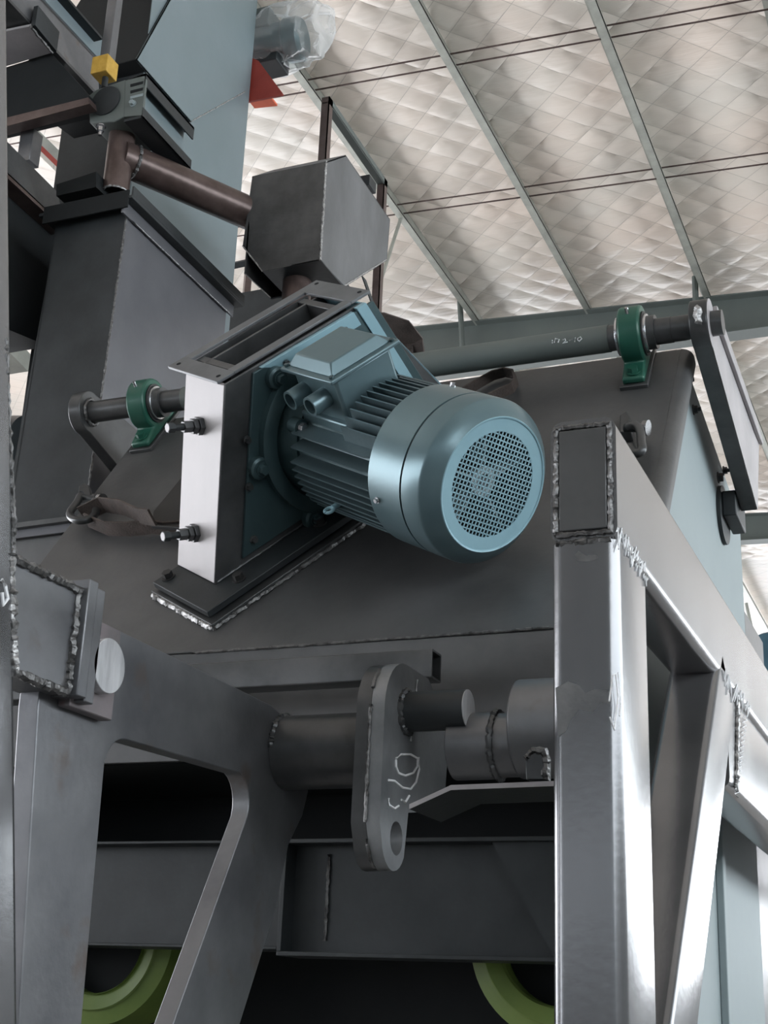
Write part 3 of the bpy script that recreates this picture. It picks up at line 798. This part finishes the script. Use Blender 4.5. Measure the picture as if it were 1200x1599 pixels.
# ------------------------------------------------------------------ lower beams and rings
def ibeam(name, label, x0, x1, y, z0, z1, w=.1, t=.010, endplate=False, mat='mill', group=None):
    T = thing(name, label, 'beam', ((x0 + x1) / 2, y, z0), group=group)
    MB().box(x0, x1, y + w * .5 - .004, y + w * .5 + .004, z0, z1).build('web', mat, T)
    MB().box(x0, x1, y, y + w, z1 - t, z1).build('top_flange', mat, T, .0015)
    MB().box(x0, x1, y, y + w, z0, z0 + t).build('bottom_flange', mat, T, .0015)
    if endplate: MB().box(x0, x0 + .01, y, y + w, z0 + t, z1 - t).build('end_plate', mat, T, .001)
    return T
T = ibeam('support_beam', 'steel support beam behind the crank plate, shade in its colour', -1.40, -.60, 2.8, 1.726, 1.968, .11, .009, True, mat='dark', group='support beams under the hood')  # near-black colour stands in for shadow on the beam
MB().weld([(-1.31, 2.848, 1.94), (-1.31, 2.848, 1.76)], .004, .006).build('weld_bead', 'weld', T)
MB().py([(-.93, 1.96), (-.6, 1.96), (-.6, 1.74), (-.80, 1.74)], 2.815, 2.825).build('stiffener', 'dark', T)
ibeam('support_beam', 'steel support beam seen through the gusset frame opening, shade in its colour', -2.6, -1.42, 2.84, 1.74, 1.972, .11, .007, mat='dark', group='support beams under the hood')  # same shadow colour as the other beam
for cx, cy, Y, lb in ((150, 1462, 2.98, 'lime green ring wheel below the beam at the lower left'), (872, 1470, 2.98, 'lime green ring wheel half hidden behind the tube post')):
    c = pY(cx, cy, Y)
    T = thing('ring_wheel', lb, 'ring', c, group='lime green rings')
    MB().lathe(c, (0, 1, 0), [(0, .132), (.01, .128), (.0, .165), (.004, .168), (.008, .165), (.02, .20), (.16, .205), (.16, .128)], 64, True).build('rim', 'lime', T)
    MB().lathe(c + V((0, .06, 0)), (0, 1, 0), [(0, .13), (.01, .13)], 48).build('disc', 'darker', T)

# ------------------------------------------------------------------ inlet hopper and its frame
HY = 4.2
T = thing('inlet_hopper', 'grey welded sheet metal hopper box above the mounting box', 'hopper', pY(450, 420, HY))
fp = [pY(*p, HY) for p in ((394, 275), (510, 252), (491, 408), (410, 424), (379, 384))]
Xh = fp[1].x
fp[2].x = Xh
rp_ = [fp[1]] + [pX(*p, Xh) for p in ((540, 242), (609, 342), (604, 405), (538, 446))] + [fp[2]]
dep = rp_[2].y - HY
MB().prism(fp, (0, .006, 0)).build('shaded_front_sheet', 'mill', T, .001)  # darker steel than the side sheet, shade of the front put in
MB().prism(rp_, (-.006, 0, 0)).build('side_sheet', 'hopper', T, .001)
xl = fp[0].x
MB().prism([(xl, p.y, p.z) for p in rp_], (.006, 0, 0)).build('side_sheet', 'mill', T)
def band(a, b_, name='sheet', mat='mill'):
    MB().prism([(xl, a.y, a.z), (Xh, a.y, a.z), (Xh, b_.y, b_.z), (xl, b_.y, b_.z)], (0, .004, -.004)).build(name, mat, T)
band(rp_[0], rp_[1], 'top_bevel', 'hopper'); band(rp_[1], rp_[2], 'top_sheet', 'hopper'); band(rp_[2], rp_[3], 'rear_sheet'); band(rp_[3], rp_[4], 'rear_funnel_sheet')
MB().prism([fp[2], fp[3], fp[3] + V((0, .25, 0)), fp[2] + V((0, .25, 0))], (0, 0, .005)).build('shaded_bottom_sheet', 'dark', T)  # dark colour for the shade on the hopper's underside
MB().prism([fp[3], fp[4], fp[4] + V((0, dep, 0)), fp[3] + V((0, .25, 0))], (.005, 0, .003)).build('funnel_sheet', 'mill', T)
MB().weld([fp[1], fp[2]], .0045, .006).build('weld_bead', 'weldb', T)
MB().weld([fp[4], fp[3]], .003, .01).build('weld_bead', 'weldb', T)
MB().weld([rp_[3], rp_[4]], .003, .01).build('weld_bead', 'weldb', T)
o = pY(465, 432, HY + .12)
MB().pipe(o, o + V((0, 0, -.35)), .056, .05, 32).build('outlet_pipe', 'brown', T)
MB().weld([o + V((.058 * math.cos(a), .058 * math.sin(a), -.012)) for a in [2 * PI * k / 24 for k in range(25)]], .006).build('weld_bead', 'weldb', T)
T = thing('hopper_stand', 'open angle iron stand rising behind the grey hopper', 'stand', pX(590, 480, -2.5))
XS = -2.5
a1, a2, a3 = pX(515, 150, XS), pX(601, 277, XS), pX(498, 250, XS)
for p_, q_ in ((a1, V((a1.x, a1.y, 0))), (a2, V((a2.x, a2.y, 0)))):
    MB().prism([p_, p_ + V((0, .04, 0)), q_ + V((0, .04, 0)), q_], (-.005, 0, 0)).prism([p_, p_ + V((-.04, 0, 0)), q_ + V((-.04, 0, 0)), q_], (0, .005, 0)).build('upright', 'brown', T)
MB().prism([a1, a2 + V((0, .04, 0)), a2 + V((0, .04, -.04)), a1 + V((0, 0, -.04))], (-.005, 0, 0)).prism([a1 + V((0, 0, -.035)), a2 + V((0, .04, -.035)), a2 + V((-.04, .04, -.035)), a1 + V((-.04, 0, -.035))], (0, 0, .005)).build('top_rail', 'rafter', T)
c = pX(583, 290, XS - .01)
MB().box(XS - .09, XS - .005, c.y - .06, c.y + .03, c.z - .03, c.z + .03).build('clamp', 'dark', T, .003)
p_, q_ = pX(566, 430, XS), pX(590, 500, XS)
MB().prism([p_, p_ + V((0, .05, 0)), q_ + V((0, .05, 0)), q_], (-.006, 0, 0)).build('diagonal', 'dark', T)
T = thing('guard_rail', 'small square tube railing left of the grey hopper', 'railing', pY(385, 455, 6.65))
MB().cyl(pY(392, 385, 6.68), pY(384, 470, 6.68), .028, 4).build('rail_post', 'brown', T)
MB().cyl(pY(340, 420, 6.68), pY(396, 408, 6.68), .026, 4).build('rail', 'dark', T)
T = thing('cross_girder', 'dark girder behind the mounting box flange', 'girder', pY(345, 540, 6.6))
polyY(((240, 486), (345, 463), (445, 445), (530, 428), (530, 520), (345, 540), (240, 560)), 6.6, .2).build('girder_box', 'dark', T)
g_ = pY(270, 550, 6.7)
MB().box(g_.x - .12, g_.x + .12, 6.6, 6.8, 0, g_.z).build('column', 'dark', T)

# ------------------------------------------------------------------ chute, tower, pipe
CX = -2.6
T = thing('square_chute', 'tall grey square sheet chute behind the left bearing', 'chute', (CX, 4, 3))
cf = [pX(*p, CX) for p in ((200, 322), (355, 470), (345, 640), (137, 770))]
yb = cf[1].y
cf = [cf[0], V((CX, yb, cf[0].z)), V((CX, yb, 2.7)), V((CX, cf[3].y + (cf[3].y - cf[0].y) * .4, 2.7))]
MB().prism(cf, (-.005, 0, 0)).build('side_sheet', 'duct', T)
ff = [cf[0], cf[3], cf[3] + V((-.33, 0, 0)), cf[0] + V((-.30, 0, 0))]
MB().prism(ff, (0, .005, 0)).build('shaded_front_sheet', 'dark', T)  # chute front coloured dark for the weak light on it
MB().prism([V((CX - .3, p.y, p.z)) for p in cf], (-.005, 0, 0)).build('side_sheet', 'dark', T)
MB().weld([cf[0], cf[3]], .004, .008).build('weld_bead', 'weld', T)
zt = cf[0].z
MB().box(CX - .35, CX + .045, cf[0].y - .045, yb + .06, zt, zt + .012).build('top_flange', 'dark', T, .001)
MB().box(CX + .002, CX + .010, cf[0].y - .04, yb + .04, zt - .05, zt).build('flange_angle', 'duct', T, .001)
MB().box(CX - .33, CX + .03, cf[0].y - .047, cf[0].y - .040, zt - .035, zt + .035).build('front_flange', 'darker', T, .001)
MB().box(CX + .037, CX + .045, cf[0].y - .04, yb + .06, zt + .012, zt + .05).build('upper_flange', 'dark', T, .001)
MB().weld([V((CX + .012, cf[0].y + .02, zt - .05)), V((CX + .012, yb, zt - .05))], .002, .02).build('weld_bead', 'weldb', T)
polyY(((58, 545), (74, 545), (52, 700), (36, 700)), cf[0].y + .05, .01).build('corner_strip', 'darker', T)
polyY(((36, 700), (52, 700), (38, 796), (20, 796)), cf[0].y + .05, .01).build('corner_strip', 'duct', T)

TX = -2.9
T = thing('elevator_tower', 'tall slate blue sheet metal tower left of the ceiling', 'tower', (TX - .3, 4.5, 3))
yb2 = pX(362, 470, TX).y
yf2 = pX(207, 270, TX).y
MB().box(TX - .004, TX, yf2, yb2, 2.5, 8.2).build('side_sheet', 'tower', T)
MB().box(TX - .38, TX - .004, yf2, yf2 + .004, 2.5, 5.32).build('shaded_front_sheet', 'dark', T)  # unlit front of the slate tower, its shade given as dark steel
MB().box(TX - .5, TX - .004, yb2 - .004, yb2, 2.5, 8.2).build('rear_sheet', 'tower', T)
UX = TX + .012
up_ = [pX(*p, UX) for p in ((330, -116), (213, 93), (298, 190), (383, 143), (400, 0), (412, -116))]
MB().prism(up_, (-.008, 0, 0)).build('cover_sheet', 'tower', T)
MB().prism([up_[0], up_[1], up_[1] + V((-.55, 0, 0)), up_[0] + V((-.55, 0, 0))], (0, .006, 0)).build('shaded_cover_front', 'darker', T)  # cover front blackened in colour to show it in shade
MB().prism([up_[1], up_[2], up_[2] + V((-.55, 0, 0)), up_[1] + V((-.55, 0, 0))], (0, 0, .005)).build('shaded_cover_soffit', 'darker', T)  # underside of the cover, shade painted black
MB().weld([up_[2], up_[3]], .003, .02).build('weld_bead', 'weldb', T)

# brown tee pipe
XT = -2.74
tt, tb_ = pX(192, 205, XT), pX(176, 297, XT)
tb_ = V((tt.x, tt.y, tb_.z))
T = thing('tee_pipe', 'brown primed tee pipe running down into the grey hopper', 'pipe', tb_)
MB().pipe(tb_, tt, .050, .044, 36).build('drop_pipe', 'brown', T)
mid = tt.lerp(tb_, .42)
hin = V((fp[0].x + .01, 4.33, pX(392, 333, fp[0].x).z + .03))
MB().cyl(mid, hin, .066, 36).build('branch_pipe', 'brown', T)
dd = (hin - mid).normalized()
w0, w1 = perp(dd)
MB().weld([mid + dd * .055 + (w0 * math.cos(a) + w1 * math.sin(a)) * .067 for a in [2 * PI * k / 28 for k in range(29)]], .007, .006).build('weld_bead', 'weld', T)
MB().weld([tt + V((.052 * math.cos(a), .052 * math.sin(a), -.008)) for a in [2 * PI * k / 28 for k in range(29)]], .006, .006).build('weld_bead', 'weldb', T)
MB().weld([tb_ + V((.048 * math.cos(a), .048 * math.sin(a), .0)) for a in [2 * PI * k / 28 for k in range(29)]], .0045, .006).build('cut_edge', 'weldb', T)

# slide gate above the tee
T = thing('slide_gate', 'dark slide gate valve with a long open channel above the brown pipe', 'gate valve', tt)
gy = tt.y - .10
G = lambda x, y: pY(x, y, gy)
MB().prism([G(*p) for p in ((140, 192), (137, 150), (150, 140), (196, 124), (194, 182), (178, 190))], (0, .22, 0)).build('valve_body', 'rafter', T, .004)
c = G(166, 158)
MB().cyl(c + V((0, -.006, 0)), c, .062, 40).build('round_cover', 'dark', T, .001)
MB().prism([G(*p) for p in ((194, 182), (196, 126), (229, 113), (222, 180))], (0, .012, 0)).build('end_plate', 'rafter', T, .001)
for yy in (131, 141, 150):
    MB().prism([G(*p) + V((0, -.002, 0)) for p in ((204, yy + 1), (224, yy - 4), (223, yy), (204, yy + 5))], (0, .003, 0)).build('slot', 'panel' if yy == 150 else 'darker', T)
cc = [pX(*p, G(222, 180).x) for p in ((222, 183), (298, 265))]
L_ = cc[1].y - gy
g0, g1 = G(194, 186), G(222, 182)
MB().box(g0.x, g1.x, gy, gy + L_, g0.z - .012, g0.z).build('channel_floor', 'dark', T, .001)
MB().box(g1.x - .006, g1.x, gy, gy + L_, g0.z - .012, g0.z + .035).build('channel_lip', 'dark', T, .001)
t0 = G(229, 114)
MB().box(g0.x, t0.x, gy, gy + L_, t0.z - .012, t0.z).build('channel_roof', 'dark', T, .001)
MB().box(t0.x - .006, t0.x, gy, gy + L_, t0.z - .055, t0.z).build('channel_lip', 'dark', T, .001)
MB().box(g1.x - .04, g1.x - .036, gy + .02, gy + L_ - .02, g0.z, t0.z - .012).build('channel_web', 'tower', T)
MB().bolt(G(208, 162), (0, -1, 0), .010, .012).build('handle_bolt', 'panel', T)
MB().pz([(tt.x - .09, tt.y - .09), (tt.x + .09, tt.y - .09), (tt.x + .09, tt.y + .12), (tt.x - .09, tt.y + .12)], tt.z, tt.z + .012).build('bottom_flange', 'dark', T)
bb = G(158, 197)
MB().bolt(bb, (0, 0, -1), .014, .02, True, .02).build('flange_bolt', 'shiny', T)

# rod and yellow block
XR_ = -2.80
yk = pX(168, 96, XR_)
T = thing('hanger_rod', 'square steel hanger rod with a yellow end block at the upper left', 'hanger', yk)
MB().rhs(yk + V((0, 0, -.0)), yk + V((0, 0, 3.0)), (0, 1, 0), .042, .042, .003).build('rod', 'plate', T)
MB().box(yk.x - .042, yk.x + .028, yk.y - .04, yk.y + .035, yk.z - .075, yk.z + .002).build('end_block', 'yellow', T, .003)
MB().cyl((yk.x, yk.y, yk.z - .12), (yk.x, yk.y, yk.z - .075), .012, 12).build('pin', 'dark', T)

# ------------------------------------------------------------------ platform steelwork, upper left
BX = -2.98
def beamY(name, label, pts, X, t, mat='mill', bev=.002, group='platform beams'):
    o = polyX(pts, X, t).build(name, mat, None, bev)
    return tag(o, label, 'beam', group)
T = thing('platform_beam', 'grey channel beam running down to the yellow block', 'beam', pX(100, 60, BX), group='platform beams')
polyX(((-60, -82), (-2, -75), (153, 95), (155, 148)), BX, -.008).build('web', 'plate', T)
polyX(((-60, -82), (155, 148), (155, 153), (-60, -77)), BX, -.13).build('bottom_flange', 'mill', T)
polyX(((-5, -77), (152, 92), (152, 96), (-5, -72)), BX, -.13).build('top_flange', 'mill', T)
T = thing('platform_beam', 'blue-grey beam just above the channel beam at the top left', 'beam', pX(130, 30, BX - .06), group='platform beams')
polyX(((0, -75), (50, -70), (160, 60), (156, 93)), BX - .02, -.01).build('web', 'tower', T)
polyX(((45, -75), (160, 58), (160, 62), (45, -70)), BX + .02, -.12).build('top_flange', 'dark', T)
ZP = pX(82, 81, BX).z
T = thing('platform_bracket', 'short wide bracket plate under the channel beam in the top left corner', 'bracket', pZ(40, 80, ZP))
polyZ(((-120, 75), (48, 41), (82, 82), (-120, 142)), ZP, .01).build('soffit_plate', 'light', T)
e_ = [pZ(*p, ZP) for p in ((48, 41), (82, 82))]
MB().prism([e_[0], e_[1], e_[1] + V((0, 0, .09)), e_[0] + V((0, 0, .09))], (.02, 0, 0)).build('edge_angle', 'dark', T, .001)
MB().weld([e_[0] + V((0, 0, -.002)), e_[1] + V((0, 0, -.002))], .006, .01).build('weld_bead', 'weld', T)
b = polyY(((-120, 146), (80, 83), (140, 150), (128, 165), (-120, 225)), pZ(82, 82, ZP).y + .02, .08)
tag(b.build('platform_beam', 'darker'), 'black box filling the shaded recess under the bracket plate', 'beam', 'platform beams')  # black box put where the recess lies in shade
b = polyY(((-120, 216), (138, 152), (140, 162), (-120, 232)), pZ(82, 82, ZP).y - .01, .05)
tag(b.build('platform_beam', 'brown'), 'brown lower flange beam above the small ceiling gap', 'beam', 'platform beams')
b = polyX(((108, 135), (165, 190), (165, 205), (122, 172)), BX, -.15)
tag(b.build('platform_beam', 'darker'), 'black beam end beside the slide gate', 'beam', 'platform beams')
T = thing('platform_beam', 'dark sloping-looking beam crossing the left edge above the black housing', 'beam', pX(50, 290, -3.05), group='platform beams')
polyX(((-60, 150), (90, 300), (102, 356), (-60, 205)), -3.05, -.01).build('web', 'mill', T)
polyX(((-60, 202), (102, 354), (103, 362), (-60, 212)), -3.05, -.14).build('bottom_flange', 'brown', T)
b = polyX(((-60, 215), (104, 362), (100, 470), (76, 541), (-60, 484)), -3.12, -.9)
tag(b.build('black_housing', 'darker'), 'large black box housing at the left edge', 'housing')
b = MB().box(pX(47, 230, -3.1).x - .03, -3.07, pX(47, 230, -3.1).y - .03, pX(47, 230, -3.1).y + .03, pX(47, 262, -3.1).z, pX(47, 206, -3.1).z)
tag(b.build('short_post', 'plate', None, .002), 'short square post standing on the left beam', 'post')
for k, (p, q_, mt, lb, r) in enumerate((((5, 175), (118, 285), 'reddk', 'thin red crane rail seen through the upper left gap', .028), ((16, 172), (130, 283), 'galv', 'grey crane rail beam above the red rail', .05), ((2, 180), (114, 290), 'quilt', 'pale strip below the red rail', .02))):
    tag(MB().cyl(pX(*p, -5.5), pX(*q_, -5.5), r, 4).build('crane_rail', mt), lb, 'rail', 'crane rails')
b = polyY(((88, 288), (150, 268), (150, 292), (88, 306)), cf[0].y + .02, .10)
tag(b.build('cross_bar', 'darker'), 'black cross bar left of the tee pipe', 'bar')
b = polyX(((9, 512), (60, 566), (44, 580), (5, 540)), -4.6, -.2)
tag(b.build('far_beam', 'galv'), 'pale far beam under the black housing', 'beam')
# dark rounded duct far left, between post and chute
c = pY(25, 700, 4.2)
b = MB().cyl(pY(-60, 690, 4.4), pY(40, 690, 4.4), .11, 32)
tag(b.build('round_duct', 'mill'), 'dark round duct between left post and chute', 'duct')
T = thing('ledge_rail', 'long dark angle ledge behind the left shackle', 'ledge', pY(70, 815, 3.5))
polyY(((-20, 822), (108, 806), (108, 813), (-20, 830)), 3.45, .15).build('ledge_top', 'mill', T)
polyY(((-20, 832), (110, 816), (108, 830), (-20, 846)), 3.47, .01).build('ledge_face', 'duct', T)
polyY(((-20, 848), (110, 832), (80, 900), (-20, 990)), 3.49, .01).build('skirt', 'hood', T)

# ------------------------------------------------------------------ orange bracket and wrapped motor
T = thing('orange_bracket', 'orange painted steel bracket sticking out behind the tower', 'bracket', pY(415, 150, 4.9))
polyY(((370, 80), (404, 95), (442, 146), (440, 148), (370, 162)), 4.952, .012).build('web', 'reddk', T)
polyY(((380, 125), (417, 123), (416, 126), (380, 129)), 4.965, .12).build('channel_flange', 'orange', T)
polyY(((380, 129), (412, 127), (416, 140), (380, 143)), 4.965, .012).build('channel_web', 'orange', T)
polyY(((380, 143), (416, 140), (416, 143), (380, 147)), 4.965, .12).build('channel_flange', 'orange', T)
c = pY(438, 60, 5.1)
T = thing('wrapped_motor', 'small motor wrapped in clear plastic film beside the tower', 'motor', c + V((0, 0, -.15)))
MB().lathe(c + V((-.16, 0, -.01)), (1, .12, .02), [(0, .10), (.18, .10), (.19, .11), (.26, .11), (.28, .095)], 40).build('motor_body', 'motord', T)
MB().box(c.x - .16, c.x - .02, c.y - .1, c.y + .1, c.z + .02, c.z + .13).build('terminal_box', 'rafter', T, .004)
MB().box(c.x - .2, c.x + .02, c.y - .06, c.y + .08, c.z - .17, c.z - .1).build('foot', 'dark', T, .004)
# crumpled film bag
bag = MB(); vs, fs = [], []
nu, nv = 40, 24
random.seed(5)
ph = [random.uniform(0, 6) for _ in range(8)]
for j in range(nv + 1):
    for i in range(nu):
        a, e = 2 * PI * i / nu, PI * j / nv
        d = V((math.cos(a) * math.sin(e), math.sin(a) * math.sin(e), math.cos(e)))
        r = 1 + .10 * math.sin(3 * a + ph[0] + 2 * e) + .06 * math.sin(7 * a - 4 * e + ph[1]) + .05 * math.sin(9 * e + 5 * a + ph[2])
        pw = lambda v_: math.copysign(abs(v_) ** .6, v_)
        q_ = V((pw(d.x) * .19, pw(d.y) * .14, pw(d.z) * .13)) * r
        if d.x > .2 and d.z > .1: q_ += V((.06, 0, .05)) * d.x * d.z * 2
        vs.append(c + V((.03, 0, -.01)) + q_)
for j in range(nv):
    for i in range(nu):
        k = (i + 1) % nu
        fs.append((j * nu + i, j * nu + k, (j + 1) * nu + k, (j + 1) * nu + i))
bag.add(vs, fs).build('film_bag', 'film', T)

# blue drum at the right edge
c = pX(1205, 1040, -.1)
T = thing('blue_drum', 'dark blue rounded drum just showing at the right edge', 'drum', pX(1210, 1030, -1.4))
c = pX(1215, 1030, -1.4)
MB().lathe(c + V((0, 0, -.5)), (0, 0, 1), [(0, .2), (.62, .2), (.68, .185), (.70, .15), (.70, .01)], 40).build('shell', 'bluedrum', T)
MB().cyl(c + V((-.17, 0, .1)), c + V((-.23, 0, .5)), .015, 12).build('cable', 'galv', T)

# ------------------------------------------------------------------ lifting straps and shackles
def ribbon(path, w, th=.006, up=NS):
    return MB().sweep(path, [(-th / 2, -w / 2), (th / 2, -w / 2), (th / 2, w / 2), (-th / 2, w / 2)], up)
T = thing('lifting_strap', 'brown webbing strap pinned by the left shackle', 'strap', pS(200, 810), group='lifting straps')
ribbon([pS(*p, .03 + .015 * k) for k, p in enumerate(((128, 803), (160, 788), (190, 792), (220, 806), (238, 808)))], .05).build('upper_ply', 'strap', T)
ribbon([pS(*p, .03) for p in ((135, 812), (165, 825), (200, 826), (235, 822), (260, 826), (285, 824))], .045).build('lower_ply', 'strap', T)
MB().prism([pS(*p, .035) for p in ((238, 826), (242, 804), (290, 745), (315, 745), (315, 832))], NS * .012).build('folded_ply', 'black', T, .002)
T = thing('lifting_strap', 'brown webbing strap looped behind the terminal box', 'strap', pS(640, 560), group='lifting straps')
ribbon([pS(*p, o) for p, o in (((575, 505), .20), ((600, 505), .20), ((628, 515), .17), ((645, 535), .12), ((660, 565), .06), ((676, 592), .02), ((660, 610), .01))], .07).build('outer_ply', 'strap', T)
ribbon([pS(*p, o) for p, o in (((570, 520), .16), ((605, 530), .15), ((632, 545), .10), ((648, 575), .05), ((655, 600), .02))], .07).build('inner_ply', 'strap', T)
T = thing('lifting_strap', 'dark strap loop lying on the hood above the fan cover', 'strap', pS(770, 600), group='lifting straps')
ribbon([pS(*p, .022) for p in ((725, 612), (745, 600), (770, 586), (788, 581), (802, 584), (807, 594), (800, 606), (780, 614), (765, 622))], .03).build('loop', 'strap', T)
def shackle(label, c, ring, pin, mat='mill'):
    T = thing('shackle', label, 'shackle', c, group='lifting shackles')
    MB().tube(ring, .011, 12).build('bow', mat, T)
    MB().cyl(pin[0], pin[1], .011, 16).build('pin', 'dark', T)
    d = (pin[1] - pin[0]).normalized()
    MB().cyl(pin[1], pin[1] + d * .012, .02, 20).build('pin_head', 'tube', T)
    return T
def spl(pts, n=5):
    out = []
    P = [pts[0]] + pts + [pts[-1]]
    for i in range(1, len(P) - 2):
        for k in range(n):
            t_ = k / n
            a, b_, c_, d = P[i - 1], P[i], P[i + 1], P[i + 2]
            out.append(.5 * ((2 * b_) + (c_ - a) * t_ + (2 * a - 5 * b_ + 4 * c_ - d) * t_ ** 2 + (3 * b_ - a - 3 * c_ + d) * t_ ** 3))
    return out + [pts[-1]]
T = shackle('steel bow shackle on the left edge of the hood', pS(130, 790), spl([pS(*p, o) for p, o in (((127, 772), .03), ((120, 785), .04), ((109, 802), .05), ((118, 812), .055), ((135, 812), .05), ((148, 804), .04), ((150, 788), .03), ((147, 776), .03))]), (pS(122, 776, .03), pS(156, 781, .03)))
MB().prism([pS(*p, -.004) for p in ((126, 786), (128, 770), (136, 764), (144, 768), (147, 784))], NS * .025).build('lug', 'mill', T, .003)
T = shackle('steel bow shackle behind the top of the tube post', pS(990, 680), spl([pS(*p, o) for p, o in (((980, 668), .04), ((992, 664), .05), ((1000, 672), .05), ((1002, 690), .05), ((1003, 703), .045), ((994, 708), .04), ((984, 698), .035))]), (pS(976, 668, .04), pS(1006, 668, .04)))
MB().prism([pS(*p, .0) for p in ((972, 690), (972, 664), (982, 656), (988, 668), (990, 690))], NS * .03).build('lug', 'mill', T, .003)
